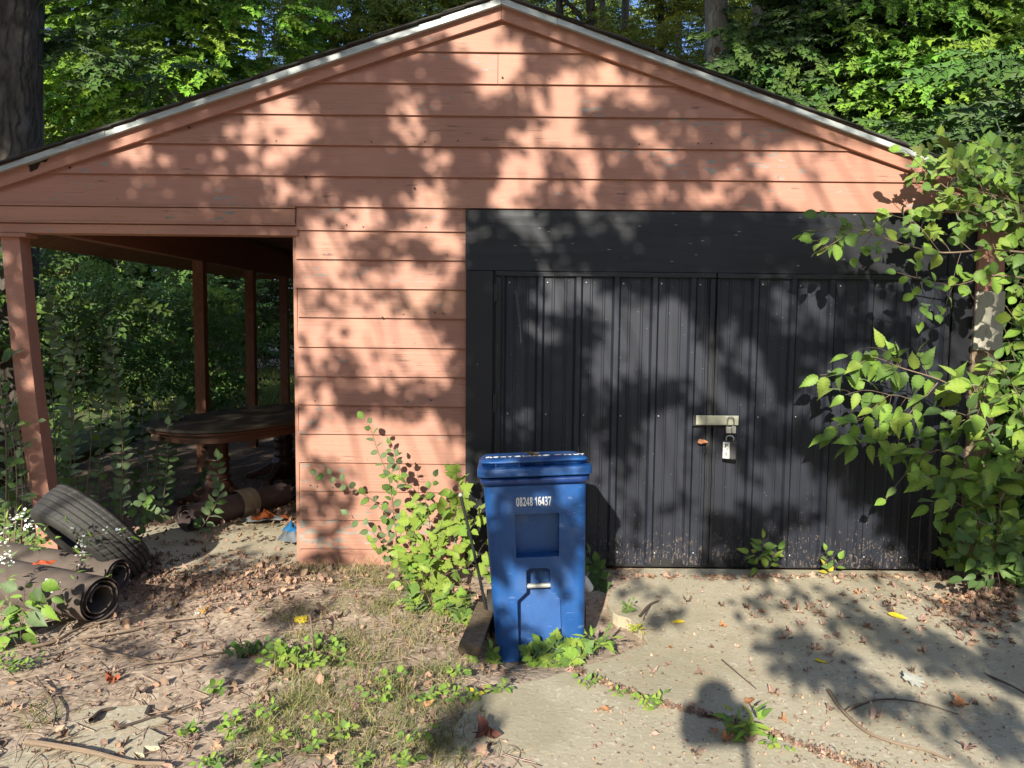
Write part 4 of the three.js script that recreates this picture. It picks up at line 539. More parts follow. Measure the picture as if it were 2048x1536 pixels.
plant('maple_seedling', 'clump of young maples with lobed leaves left of the blue bin', 'seedlings', [px(0.8, [860, 1330], [850, 1270], [830, 1210], [820, 1185]), px(0.8, [865, 1330], [880, 1260], [890, 1200], [885, 1180]), px(0.85, [870, 1330], [910, 1270], [930, 1220], [925, 1195]), px(0.85, [855, 1330], [820, 1290], [790, 1260]), px(0.9, [865, 1340], [850, 1300], [800, 1310]), px(0.85, [870, 1330], [900, 1300], [925, 1280]), px(0.9, [860, 1340], [880, 1300], [880, 1270]), px(0.75, [850, 1310], [810, 1250], [790, 1225])], { r: 0.003, gap: 0.028, size: [0.055, 0.09], kinds: ['maple', 'maple', 'grape'], mats: [LEAF.mid, LEAF.bright, LEAF.lime], from: 0.3, pairs: true, lean: 0.6 });
plant('maple_seedling', 'lobed maple seedlings growing against the foot of the blue bin', 'seedlings', [px(1.22, [1100, 1365], [1095, 1320], [1080, 1290]), px(1.22, [1110, 1365], [1120, 1310], [1140, 1290]), px(1.22, [1115, 1360], [1110, 1310], [1112, 1280]), px(1.22, [1095, 1365], [1070, 1320], [1055, 1305]), px(1.25, [1130, 1350], [1155, 1310], [1165, 1300])], { r: 0.0022, gap: 0.026, size: [0.045, 0.075], kinds: ['maple', 'grape', 'ovate'], mats: [LEAF.bright, LEAF.mid, LEAF.lime], from: 0.3, pairs: true, lean: 0.6 });
plant('maple_seedling', 'yellowish lobed seedling at the near left foot of the blue bin', 'seedling', [px(1.25, [965, 1370], [955, 1340], [945, 1325]), px(1.25, [970, 1370], [985, 1335], [990, 1320]), px(1.25, [990, 1355], [990, 1315], [985, 1298])], { r: 0.002, gap: 0.026, size: [0.04, 0.06], kinds: ['maple', 'ovate'], mats: [LEAF.lime, LEAF.bright], from: 0.4, pairs: true, lean: 0.6 });
plant('bush_plant', 'green leaves behind the blue bin by the doors', 'plant', [px(0.35, [1190, 1200], [1185, 1150], [1180, 1110]), px(0.35, [1195, 1200], [1200, 1150], [1195, 1125]), px(0.35, [1190, 1195], [1175, 1160], [1172, 1130])], { r: 0.003, gap: 0.035, size: [0.06, 0.08], kinds: ['grape', 'ovate'], mats: [LEAF.mid, LEAF.dark], from: 0.2 });
plant('weed_plant', 'upright weed with pointed leaves in the middle of the door sill', 'weed', [px(0.12, [1524, 1156], [1524, 1120], [1526, 1078]), px(0.12, [1524, 1150], [1510, 1110], [1500, 1105]), px(0.12, [1524, 1150], [1545, 1115], [1555, 1100]), px(0.15, [1524, 1152], [1540, 1130], [1548, 1118]), px(0.15, [1524, 1152], [1510, 1130], [1503, 1122])], { r: 0.002, gap: 0.045, size: [0.06, 0.09], kinds: ['elm', 'ovate'], mats: [LEAF.bright, LEAF.lime, LEAF.mid], from: 0.5 });
plant('weed_plant', 'small weed at the door sill nearest the right corner', 'weed', [px(0.12, [1662, 1160], [1656, 1125], [1652, 1102]), px(0.12, [1662, 1158], [1672, 1135], [1678, 1120]), px(0.12, [1660, 1158], [1655, 1140], [1650, 1130])], { r: 0.002, gap: 0.04, size: [0.045, 0.07], kinds: ['ovate'], mats: [LEAF.mid, LEAF.bright, LEAF.yellow], from: 0.4 });
const tuft = (label, x, y, h, w, n, o = {}) => { const b = onY(x, y, o.y ?? 0), d = camera.position.distanceTo(b), k = d / FOCAL, st = Array.from({ length: n }, () => { const a = R(-1, 1), e = b.clone().add(V(a * w * k, h * k * R(0.5, 1), R(-0.5, 0.7) * w * k)); return [b.clone().add(V(a * w * k * 0.15, -0.01, 0)), b.clone().lerp(e, 0.5).add(V(0, 0.01, 0)), e]; }); return plant(o.name ?? 'weed_plant', label, o.cat ?? 'weed', st, { r: 0.0018, gap: o.gap ?? 0.022, size: o.size ?? [0.022, 0.04], kinds: o.kinds ?? ['ovate', 'elm'], mats: o.mats ?? [LEAF.bright, LEAF.lime, LEAF.mid], from: 0.2, lean: 0.7, group: o.group }); };
tuft('feathery green weed growing in the middle of the concrete crack', 1308, 1416, 26, 34, 7);
tuft('tallest weed in the concrete crack, touching the round topped shadow', 1492, 1478, 48, 30, 7, { kinds: ['lance', 'elm'], size: [0.05, 0.075] });
tuft('small yellow green weed at the bin end of the concrete crack', 1180, 1372, 16, 26, 5);
tuft('tiny weed low in the crack between two larger weeds', 1238, 1388, 10, 18, 4, { size: [0.02, 0.03] });
tuft('sparse weed in the crack past the tallest weed', 1556, 1496, 10, 24, 4, { size: [0.02, 0.035] });
tuft('yellow leaved weed at the inner corner of the broken slab', 1274, 1262, 16, 28, 5, { mats: [LEAF.lime, LEAF.yellow] });
tuft('grassy weed between the blue bin and the slab edge', 1198, 1300, 34, 36, 9, { kinds: ['lance'], size: [0.05, 0.09] });
tuft('little green weed on the broken slab corner', 1256, 1226, 26, 12, 5, { mats: [LEAF.mid, LEAF.bright] });
tuft('low weed at the tip of the near slab', 1000, 1385, 20, 24, 5);
tuft('weed with yellow tips left of the near slab corner', 958, 1396, 20, 28, 6, { mats: [LEAF.lime, LEAF.yellow, LEAF.mid] });
tuft('round clover patch on the grassy soil', 596, 1330, 34, 58, 26, { kinds: ['round'], size: [0.03, 0.045], mats: [LEAF.bright, LEAF.lime], name: 'clover_patch', cat: 'clover', gap: 0.03 });
tuft('darker clover leaves at the edge of the clover patch', 656, 1300, 20, 34, 10, { kinds: ['round'], size: [0.028, 0.04], mats: [LEAF.mid, LEAF.bright], name: 'clover_patch', cat: 'clover' });
tuft('dark green clover in the shadow beside the clover patch', 505, 1312, 24, 40, 12, { kinds: ['round'], size: [0.028, 0.04], mats: [LEAF.mid, LEAF.dark], name: 'clover_patch', cat: 'clover' });
const weedSpots = [[545, 1432, 34, 34], [372, 1468, 26, 30], [475, 1480, 28, 32], [676, 1480, 34, 30], [755, 1402, 34, 44], [838, 1478, 24, 32], [626, 1500, 28, 14], [528, 1528, 20, 26], [430, 1530, 20, 30], [812, 1532, 20, 30], [470, 1445, 16, 24], [690, 1330, 18, 24], [850, 1400, 20, 30], [905, 1402, 26, 30], [440, 1380, 12, 22], [720, 1530, 18, 30], [920, 1350, 20, 20], [640, 1440, 14, 20], [780, 1360, 20, 26], [560, 1480, 18, 22]];
const weedLabels = ['weed with the broadest leaves left of the near slab tip', 'weed standing between the grey broken stick and the leafy weeds', 'low weed midway along the near edge of the soil', 'weed just behind the bent standing twig on the near soil', 'spreading weed in the shade before the lobed maples', 'weed among the grass beside the near slab edge', 'narrow upright weed at the near soil below the bent twig', 'near weed cut by the bottom of the picture left of the bent twig', 'nearest weed beside the leftmost near grass', 'near weed beside the dark rust leaf', 'little weed above the low near weeds', 'small weed at the far edge of the clover patch beside the grass', 'weed behind the tan leaf by the slab', 'weed at the slab edge beside the pale tan leaf', 'tiny weed on the bare soil right of the thin crossing twig', 'broad near weed between the bent twig and the slab', 'weed at the inner corner between maples and slab', 'small weed between bent twig and shaded spreading weed', 'weed at the near foot of the lobed maples', 'small weed by the curled pale brown leaf'];
weedSpots.forEach(([x, y, h, w], i) => tuft(weedLabels[i], x, y, h * 0.8, w * 0.85, 5, { group: 'small weeds scattered over the soil left of the concrete', kinds: ['ovate', 'round', 'elm'] }));
// left side
const flowerMat = std({ color: rgb(0.85, 0.86, 0.82), roughness: 0.7 });
function aster(label, stems, o = {}) { const t = plant('white_aster', label, 'aster', stems, { r: 0.0025, gap: 0.035, size: [0.03, 0.06], kinds: ['lance'], mats: [LEAF.mid, LEAF.bright, LEAF.grey], from: 0.1, ...o }); const base = stems[0][0]; const fl = []; for (const s of stems) { const c = new THREE.CatmullRomCurve3(s.map((p) => p.clone().sub(base))); for (let i = 0; i < (o.n ?? 12); i++) { const p = c.getPointAt(R(0.55, 1)).add(V(R(-1, 1), R(-0.6, 1), R(-1, 1)).multiplyScalar(0.03)); fl.push(p); } }
  const g = join([0, 1, 2, 3, 4, 5, 6].map((i) => new THREE.SphereGeometry(0.0042, 5, 4).scale(0.7, 0.35, 1).scale(0.75, 0.75, 0.75).translate(0, 0, 0.0036).rotateY(i / 7 * 6.283))); for (const p of fl.slice(0, 120)) { const m = mesh('flower', g, flowerMat, t); m.position.copy(p); m.rotation.set(R(-0.4, 1.2), R(0, 6), R(-0.6, 0.6)); m.scale.setScalar(R(0.7, 1.3)); } return t; }
aster('white aster stalk with flowers at the left edge', [px(1.0, [22, 1250], [15, 1150], [10, 1080], [12, 1040]), px(1.0, [15, 1150], [5, 1110], [-10, 1070]), px(1.0, [12, 1090], [40, 1055], [68, 1048]), px(1.0, [10, 1080], [30, 1040], [34, 1025]), px(1.0, [18, 1180], [10, 1130], [18, 1118])], { n: 16 });
aster('white aster sprays hanging in front of the car tyre', [px(0.95, [150, 1260], [150, 1150], [165, 1100], [160, 1080], [138, 1048]), px(0.95, [160, 1100], [195, 1070], [230, 1068], [258, 1072]), px(0.95, [155, 1130], [160, 1105], [168, 1090]), px(0.95, [150, 1200], [120, 1180], [100, 1170])], { n: 11 });
plant('milkweed_plant', 'pale broad leaved plant drooping at the near left edge', 'plant', [px(1.15, [40, 1330], [42, 1250], [50, 1190], [80, 1165]), px(1.15, [42, 1250], [20, 1200], [5, 1190]), px(1.15, [44, 1240], [75, 1215], [100, 1195]), px(1.15, [42, 1260], [50, 1215], [40, 1180]), px(1.2, [40, 1300], [10, 1250], [-20, 1225])], { r: 0.0035, gap: 0.035, size: [0.07, 0.12], kinds: ['elm', 'ovate', 'lance'], mats: [LEAF.grey, LEAF.bright, LEAF.mid], from: 0.3, hang: 0.9 });
tuft('low green weed under the white asters', 40, 1345, 34, 46, 7, { mats: [LEAF.bright, LEAF.mid] });
tuft('small bright weed on the felt rolls before the car tyre', 75, 1105, 40, 26, 7, { y: 0.25, mats: [LEAF.mid, LEAF.bright] });
tuft('single green sprig between the two felt rolls', 198, 1180, 26, 22, 5, { y: 0.12 });
plant('snowberry_branch', 'small sprig of round pale leaves beyond the car tyre', 'sprig', [px(-0.1, [240, 1010], [270, 1015], [300, 1020], [325, 1030]), px(-0.1, [285, 1018], [290, 1000], [300, 985]), px(-0.1, [290, 1018], [282, 1045], [280, 1055])], { r: 0.002, gap: 0.035, size: [0.05, 0.075], kinds: ['round'], mats: [LEAF.grey, LEAF.mid], from: 0.2, pairs: true });
{ // the shady bush beside the leaning post
  const stems = []; reseed(505);
  for (let i = 0; i < 26; i++) { const x = R(50, 330), top = lerp(560, 860, Math.abs(x - 100) / 230) + R(-20, 110), z = R(-1.3, -0.2), b = onZ(x * 0.7 + 50, 1010, z); b.y = 0; const e = onZ(x, top, z); stems.push([b, b.clone().lerp(e, 0.5).add(V(R(-0.08, 0.08), 0, R(-0.08, 0.08))), e]); }
  stems.slice(0, 13).length; const half = [stems.slice(0, 13), stems.slice(13)];
  plant('snowberry_bush', 'tall shady bush with round leaves beside the leaning carport post', 'bush', half[0], { r: 0.004, gap: 0.06, size: [0.065, 0.1], kinds: ['round', 'ovate'], mats: [LEAF.dark, LEAF.grey, LEAF.mid], pairs: true, from: 0.1 });
  plant('snowberry_bush', 'lower shady bush spreading before the old table', 'bush', half[1].map((s) => s.map((p) => V(p.x + 0.25, p.y * 0.8, p.z - 0.3))), { r: 0.004, gap: 0.06, size: [0.06, 0.09], kinds: ['round', 'ovate'], mats: [LEAF.dark, LEAF.grey], pairs: true, from: 0.1 });
  const s3 = []; for (let i = 0; i < 12; i++) { const x = R(-60, 45), z = R(-0.5, 0.1), b = onZ(x, 1060, z); b.y = 0; const e = onZ(x - 10, R(680, 960), z); s3.push([b, b.clone().lerp(e, 0.5).add(V(0.04, 0, 0)), e]); }
  plant('snowberry_bush', 'bush at the left edge outside the leaning carport post', 'bush', s3, { r: 0.006, gap: 0.07, size: [0.055, 0.085], kinds: ['round', 'ovate'], mats: [LEAF.dark, LEAF.grey, LEAF.mid], twig: 0.3, from: 0.1 });
}
// ---------------------------------------------------------------- fallen leaves, one by one, and the litter nobody could count
reseed(606);
const DRY = [drySheet(0.23, 0.15, 0.11), drySheet(0.3, 0.2, 0.15), drySheet(0.17, 0.11, 0.085), drySheet(0.34, 0.24, 0.19), drySheet(0.26, 0.17, 0.14)], ORANGE = drySheet(0.42, 0.19, 0.085), YELLOWDRY = drySheet(0.62, 0.47, 0.03), PALE = drySheet(0.36, 0.37, 0.33);
function fallen(label, x, y, size, geos, mat, o = {}) { const p = onY(x, y, 0); size *= 0.8; const on = o.h ?? (p.x > 0.2 ? 0.003 : soilHeight(p.x, p.z) + 0.008), m = mesh('fallen_leaf', pick(geos), mat); p.y = on + size * 0.12; m.position.copy(p); if (o.turn !== undefined) { m.rotation.set(0.25, o.turn, R(-0.1, 0.1), 'XYZ'); } else m.rotation.set(R(-0.3, 0.3), R(0, 6.3), R(-0.3, 0.3)); m.scale.set(size, size * (o.thick ?? 1), size); return tag(m, label, 'leaf', o.group); }
const flatBlade = [bladeLeaf({ width: 0.42, fold: 0.1, droop: 0.05 })], flatMaple = [mapleLeaf({ curl: 0.05, droop: 0.1 })];
fallen('long yellow leaf lying by the right heap of brown leaves', 1775, 1232, 0.12, flatBlade, YELLOWDRY, { turn: 1.15 });
fallen('oval yellow leaf lying near the broken slab corner', 1345, 1248, 0.085, flatBlade, YELLOWDRY, { turn: 1.7 });
fallen('small yellow leaf at the edge of the dappled shade on the concrete', 1628, 1322, 0.075, flatBlade, YELLOWDRY, { turn: 1.1 });
fallen('pale star shaped maple leaf on the concrete', 1818, 1368, 0.11, flatMaple, PALE, { turn: 1.9 });
fallen('yellow maple leaf lying in the grass', 596, 1258, 0.085, flatMaple, YELLOWDRY, { turn: 2.6, thick: 0.6 });
fallen('large orange brown leaf touching the round topped shadow', 1498, 1415, 0.1, GEO.dryBlade, ORANGE, {});
fallen('orange leaf alone on the right near concrete', 1930, 1412, 0.09, GEO.dry, ORANGE, { thick: 0.35 });
fallen('orange leaf near the lower left of the concrete', 1196, 1424, 0.07, GEO.dryBlade, ORANGE, {});
fallen('cupped orange leaf lying inside the round topped shadow', 1432, 1472, 0.06, GEO.dryBlade, ORANGE, {});
fallen('dark rust leaf curled at the grassy edge of the concrete', 955, 1480, 0.11, GEO.dry, drySheet(0.14, 0.05, 0.035), {});
fallen('pale tan leaf lying on the soil before the near slab', 848, 1414, 0.08, GEO.dryBlade, drySheet(0.5, 0.27, 0.13), {});
fallen('curled pale brown leaf lying beside the left weeds', 575, 1452, 0.09, GEO.dryBlade, DRY[3], {});
fallen('orange leaf at the end of the straight stick', 412, 1238, 0.07, GEO.dry, drySheet(0.5, 0.25, 0.03), {});
fallen('reddish leaf lying on the bare soil at the left', 226, 1361, 0.08, GEO.dry, drySheet(0.36, 0.1, 0.04), {});
{ const p = onZ(1407, 889, 0.05), t = thing('caught_leaf', 'dry curled brown leaf caught on the black door by the hasp', 'leaf', p); const b = mesh('blade', GEO.dryBlade[0], drySheet(0.36, 0.16, 0.08), t); b.scale.setScalar(0.07); b.position.set(-0.035, 0.012, 0); b.rotation.set(0.3, 1.75, 0.4); mesh('stalk', tube([V(0.03, 0.005, 0), V(0.015, -0.02, 0.005), V(0.004, -0.05, 0)], 0.0015, 0.001, 5, 6), mTwig, t); }
{ const t = thing('leaf_cluster', 'small dry leaf cluster lying on the lid of the blue bin', 'leaf', bin.localToWorld(V(-0.005, 0.942, 0.2))); for (let i = 0; i < 6; i++) { const m = mesh('blade', pick(GEO.dryBlade), drySheet(0.34, 0.24, 0.09), t); m.scale.setScalar(R(0.025, 0.045)); m.rotation.set(R(-1.2, 0.2), R(0, 6), 0); m.position.y = 0.004; } }
for (let i = 0; i < 125; i++) {
  let x, y, lab; const k = rnd(); lab = k < 0.45 ? 0 : k < 0.75 ? 1 : 2; if (k < 0.45) { x = 1990 - Math.abs(gauss()) * 230; y = 1215 + gauss() * 75; } else if (k < 0.75) { x = R(1240, 2040); y = R(1170, 1530); } else { x = 1610 + gauss() * 120; y = 1235 + gauss() * 40; }
  if (x < 1250 || x > 2080 || y < 1158 || y > 1560) { x = R(1300, 2040); y = R(1180, 1520); lab = 1; }
  fallen(['dry brown leaf in the heap at the right end of the concrete', 'dry brown leaf lying loose on the open concrete', 'dry brown leaf in the small heap in the middle of the concrete'][lab], x, y, R(0.03, 0.066), rnd() < 0.65 ? GEO.dry : GEO.dryBlade, rnd() < 0.1 ? ORANGE : pick(DRY), { group: ['brown leaves heaped at the right of the concrete', 'brown leaves loose on the concrete', 'brown leaves heaped in the middle of the concrete'][lab] });
}
for (let i = 0; i < 64; i++) {
  const p = [R(20, 900), R(1170, 1530)]; if (p[1] < 1240 && p[0] > 600) p[0] = R(260, 560);
  fallen('dry brown leaf among many lying on the soil left of the grass', p[0], p[1], R(0.025, 0.055), rnd() < 0.7 ? GEO.dry : GEO.dryBlade, pick(DRY), { group: 'brown leaves fallen on the soil' });
}
function scatter(name, label, geo, mat, list, kind = 'stuff', parent = scene, category) {
  const im = new THREE.InstancedMesh(geo, mat, list.length), m = new THREE.Matrix4(), q = new THREE.Quaternion(), e = new THREE.Euler(), c = new THREE.Color();
  list.forEach((s, i) => { if (s.q) q.copy(s.q); else q.setFromEuler(e.set(...s.r)); m.compose(s.p, q, typeof s.s === 'number' ? V(s.s, s.s, s.s) : s.s); im.setMatrixAt(i, m); if (s.c) im.setColorAt(i, c.setRGB(...s.c)); });
  im.name = parent === scene ? numbered(name) : name; im.castShadow = im.receiveShadow = true; parent.add(im); return tag(im, label, category, null, kind);
}
{
  const L = []; const tone_ = () => { const k = R(0.55, 1.9); return [k, k * R(0.9, 1.02), k * R(0.85, 1.05)]; };
  for (let i = 0; i < 8000; i++) { const a = rnd(); let x, z; if (a < 0.35) { const p = onY(420 + gauss() * 190, 1140 + Math.abs(gauss()) * 75 - 30, 0); x = p.x; z = p.z; } else if (a < 0.8) { x = R(-3.2, 0.0); z = R(-0.4, 2.9); } else { x = R(-2.7, -1.3); z = R(-2.2, 0.4); } if (x > -1.27 && z < 0.05) continue; const s = (a < 0.35 ? 0.01 : 0.005) + 0.04 * Math.pow(rnd(), 3); L.push({ p: V(x, soilHeight(x, z) + 0.01 + (x < -1.28 && z < -0.3 ? 0.035 : 0), z), r: [R(-0.8, 0.8), R(0, 6.3), R(-0.8, 0.8)], s, c: tone_() }); }
  const lit = thing('leaf_litter', 'crumbled brown leaf litter covering the soil at the carport', 'leaf litter'); lit.userData.kind = 'stuff';
  [GEO.dry[1], GEO.dryBlade[1], GEO.dry[4], GEO.dryBlade[2], bladeLeaf({ width: 0.9, fold: 0.8, droop: -0.5, wave: 0.4, n: 5 })].forEach((g, k) => scatter(k ? `flakes_00${k}` : 'flakes', null, g, drySheet(0.2, 0.135, 0.095), L.filter((_, i) => i % 5 === k), 'stuff', lit));
  const D = []; for (let i = 0; i < 2200; i++) { const a = rnd(); let x, z; if (a < 0.13) { const p = onY(R(1190, 2100), 1152 + Math.abs(gauss()) * 7, 0); x = p.x; z = p.z; } else if (a < 0.42) { const p = onY(2030 - Math.abs(gauss()) * 150, 1200 + gauss() * 50, 0); x = p.x; z = clamp(p.z, 0.06, 3); } else { const p = onY(R(1180, 2048), R(1160, 1536), 0); x = p.x; z = p.z; } D.push({ p: V(x, 0.008, z), r: [R(-0.7, 0.7), R(0, 6.3), R(-0.7, 0.7)], s: a > 0.42 ? R(0.004, 0.014) : R(0.012, 0.04), c: tone_() }); }
  scatter('leaf_crumbs', 'crumbs of dry leaves swept along the doors and the right of the concrete', mapleLeaf({ curl: 0.5, droop: 0.3, rough: 0.12 }), drySheet(0.27, 0.18, 0.13), D, 'stuff', scene, 'leaf litter');
  const K = []; for (let i = 0; i < 900; i++) { const k = rnd(), a = [[1142, 1340], [1300, 1401], [1490, 1450], [1720, 1534], [1800, 1560]], q = k * 4, j = Math.min(3, Math.floor(q)), p = onY(lerp(a[j][0], a[j + 1][0], q - j) + gauss() * 4, lerp(a[j][1], a[j + 1][1], q - j) + gauss() * 3.5, 0); K.push({ p: V(p.x, 0.004, p.z), r: [R(-0.6, 0.6), R(0, 6.3), R(-0.6, 0.6)], s: 0.006 + 0.03 * Math.pow(rnd(), 3), c: tone_() }); }
  scatter('crack_debris', 'dirt and leaf crumbs filling the crack between the concrete slabs', mapleLeaf({ curl: 0.5, droop: 0.3, rough: 0.12 }), drySheet(0.22, 0.15, 0.11), K, 'stuff', scene, 'debris');
  const T = []; for (let i = 0; i < 3600; i++) { const x = R(-3, 0.1), z = R(0.2, 3); T.push({ p: V(x, soilHeight(x, z) + 0.008, z), r: [R(-0.15, 0.15), R(0, 6.3), 0], s: V(R(0.7, 1.5), 1, R(0.3, 2.2)), c: tone_() }); }
  scatter('twig_litter', 'fine broken twigs mixed into the soil at the left', tube([V(0, 0, -0.03), V(0.006, 0.004, 0), V(0, 0, 0.03)], 0.0016, 0.001, 4, 4), std({ color: rgb(0.25, 0.185, 0.14), roughness: 0.9 }), T, 'stuff', scene, 'twigs');
  // grass
  const blade = (() => { const pos = [], col = [], idx = []; for (let i = 0; i <= 4; i++) { const t = i / 4, w = 0.034 * (1 - t * 0.85), z = 0.5 * t * t, y = t * (1 - 0.28 * t); pos.push(-w, y, z, w, y, z); col.push(1, 1, 1, 1, 1, 1); if (i) { const a = i * 2 - 2; idx.push(a, a + 1, a + 2, a + 1, a + 3, a + 2); } } return finishLeaf(pos, idx, col); })();
  const G = [], gc = (dry) => (rnd() < dry ? [R(0.8, 1.2) * 3.0, R(0.8, 1.1) * 1.95, R(3.5, 5.5)] : [R(0.7, 1.5), R(0.8, 1.3), R(0.6, 1.4)]);
  const clumps = Array.from({ length: 330 }, () => [R(430, 930), R(1140, 1530)]).filter(([x, y]) => x > 620 - (y - 1140) * 0.42 && x < 940 && !(y < 1200 && x > 900)).concat([[720, 1270], [740, 1285], [700, 1290], [600, 1400], [640, 1390], [620, 1410], [590, 1420], [660, 1370], [780, 1310], [800, 1290], [640, 1430], [690, 1350], [860, 1480], [900, 1500], [830, 1380], [80, 1400], [60, 1430], [90, 1440]]);
  for (const [cx, cy] of clumps) { const c = onY(cx, cy, 0), dry = R(0.3, 0.85), sp = R(0.03, 0.11), n = 16 + Math.floor(R(0, 34)), h = R(0.035, 0.1); for (let i = 0; i < n; i++) { const x = c.x + gauss() * sp, z = c.z + gauss() * sp; if (z < 0.03) continue; G.push({ p: V(x, soilHeight(x, z) - 0.004, z), r: [R(-0.5, 0.7), R(0, 6.3), R(-0.5, 0.5)], s: V(h * R(0.5, 0.8), h * R(0.4, 1.1), h * R(0.6, 1.6)), c: gc(dry) }); } }
  for (let i = 0; i < 420; i++) { const x = lerp(wallL + 0.02, doorL - 0.1, rnd()), z = R(0.03, 0.28); const h = R(0.04, 0.13); G.push({ p: V(x, soilHeight(x, z) - 0.004, z), r: [R(-0.4, 0.6), R(0, 6.3), R(-0.5, 0.5)], s: V(h * 0.4, h, h), c: gc(0.7) }); }
  scatter('grass', 'thin green and straw coloured grass on the soil before the pink wall', blade, leafMat(0.12, 0.17, 0.03, 0.3, 0), G, 'stuff', scene, 'grass');
  const B = []; for (let i = 0; i < 16000; i++) { const x = R(-9, 4), z = R(-15.5, -6.4), h = R(0.1, 0.34); B.push({ p: V(x, Math.max(0.07, soilHeight(x, z)) - 0.01, z), r: [R(-0.5, 0.6), R(0, 6.3), R(-0.5, 0.5)], s: V(h * 1.1, h, h), c: [R(0.9, 1.7), R(0.9, 1.4), 1] }); }
  scatter('meadow_grass', 'green grass in the clearing behind the carport', blade, leafMat(0.15, 0.21, 0.03, 0.4, 0), B, 'stuff', scene, 'grass');
}
// ---------------------------------------------------------------- the woods behind
reseed(707);
function sprayGeo(n, L, w, kind) {                                        // a twig with n simple folded leaves, lying roughly flat
  const pos = [], col = [], idx = []; const add = (at, dir, up, s, ww) => { const z = dir.clone().normalize(), x = up.clone().cross(z).normalize(), y = z.clone().cross(x), b = pos.length / 3, k = R(0.8, 1.2), pts = kind === 'maple' ? [[0, 0, 0], [-ww * 0.55, 0.02, 0.12], [-ww * 0.3, 0.05, 0.32], [-ww, 0.1, 0.5], [-ww * 0.32, 0.02, 0.6], [0, -0.12, 1], [ww * 0.32, 0.02, 0.6], [ww, 0.1, 0.5], [ww * 0.3, 0.05, 0.32], [ww * 0.55, 0.02, 0.12]] : [[0, 0, 0], [-ww, 0.14, 0.42], [-ww * 0.6, 0.05, 0.75], [0, -0.1, 1], [ww * 0.6, 0.05, 0.75], [ww, 0.14, 0.42]];
    for (const [a, h, c] of pts) { const p = at.clone().addScaledVector(x, a * s).addScaledVector(y, h * s).addScaledVector(z, c * s); pos.push(p.x, p.y, p.z); col.push(k, k, k); } for (let i = 1; i < pts.length - 1; i++) idx.push(b, b + i + 1, b + i); };
  for (let i = 0; i < n; i++) { const t = (i + 1) / n, p = V(R(-0.02, 0.02), -0.15 * t * t * L, t * L), side = i % 2 ? 1 : -1; add(p, V(side * R(0.5, 1.2), R(-0.7, 0.15), R(0.2, 1)), V(R(-0.5, 0.5), 1, R(-0.3, 0.5)), w * R(0.7, 1.15), kind === 'maple' ? 0.55 : 0.3); }
  const g = finishLeaf(pos, idx, col); return g;
}
const SPRAY = { maple: [0, 1, 2].map(() => sprayGeo(14, 0.5, 0.125, 'maple')), oval: [0, 1, 2].map(() => sprayGeo(16, 0.45, 0.088, 'oval')), fine: [0, 1].map(() => sprayGeo(18, 0.5, 0.075, 'oval')) };
const facing = new THREE.Quaternion(), M4 = new THREE.Matrix4();
function crown(parent, name, kind, mat, blobs, density, tint, o = {}) {                       // blobs: centre, radii; branchlets of sprays in flattened layers
  const lists = SPRAY[kind].map(() => []);
  for (const [c, r] of blobs) {
    const vol = r.x * r.y * r.z, n = Math.round(density * Math.pow(vol, 0.8));
    for (let i = 0; i < n; i++) {
      const d = V(gauss(), gauss(), gauss()).normalize().multiplyScalar(Math.pow(rnd(), 0.42)), q = V(c.x + d.x * r.x, c.y + d.y * r.y, c.z + d.z * r.z), k = 5 + Math.floor(R(0, 7)), head = Math.atan2(d.x + R(-0.6, 0.6), d.z + R(-0.6, 0.6) + 0.3), t = R(0.75, 1.25), hue = R(-1, 1);
      for (let j = 0; j < k; j++) { const p = q.clone().add(V(gauss() * 0.34, gauss() * 0.09, gauss() * 0.34)); if (p.y < 0.05) continue; if (o.keep && !o.keep(p)) continue; lists[Math.floor(rnd() * lists.length)].push({ p, r: [R(-0.05, 1.0), head + R(-0.9, 0.9), R(-0.45, 0.45)], s: R(0.75, 1.25) * (o.size ?? 1), c: [t * tint[0] * (1 + 0.22 * hue), t * tint[1], t * tint[2] * (1 - 0.2 * hue)] }); }
    }
  }
  const g = []; lists.forEach((l, i) => { if (l.length) g.push(scatter(i ? `${name}_${String(i).padStart(3, '0')}` : name, null, SPRAY[kind][i], mat, l.map((s) => ({ ...s, p: s.p.clone().sub(parent.position ?? V(0, 0, 0)) })), 'stuff', parent)); }); return g;
}
const mCrown = leafMat(0.14, 0.225, 0.02, 0.26, 0.2);
// openings in the foliage: where a trunk stands clear and where the sky shows (x, y, half width, half height, depth behind which leaves may grow)
const OPEN = [[28, 150, 72, 230, -2.75], [1436, 70, 34, 95, -9.6], [1530, 30, 26, 60, -11.6], [1806, 30, 17, 55, -12], [1140, 10, 62, 62, -13.2], [76, 260, 22, 70, -7.1], [1245, 20, 22, 50, -16], [522, 40, 36, 80, -60], [1640, 172, 30, 18, -60], [1665, 100, 38, 18, -60], [1700, 70, 20, 16, -60], [440, 190, 14, 12, -60], [690, 90, 14, 14, -60], [1590, 130, 12, 10, -60], [1850, 20, 26, 20, -60], [1375, 85, 16, 14, -60], [365, 160, 14, 12, -60], [330, 205, 10, 8, -60], [690, 30, 16, 20, -60], [1290, 40, 14, 18, -60]];
const behind = (p) => { if (p.z > -6.6 && p.x > -3.4 && p.x < 3.4) return false; const q = pixelOf(p); for (const [x, y, a, b, z] of OPEN) if (p.z > z && ((q[0] - x) / a) ** 2 + ((q[1] - y) / b) ** 2 < 1) return false; return true; };                                // leaves stay off the building
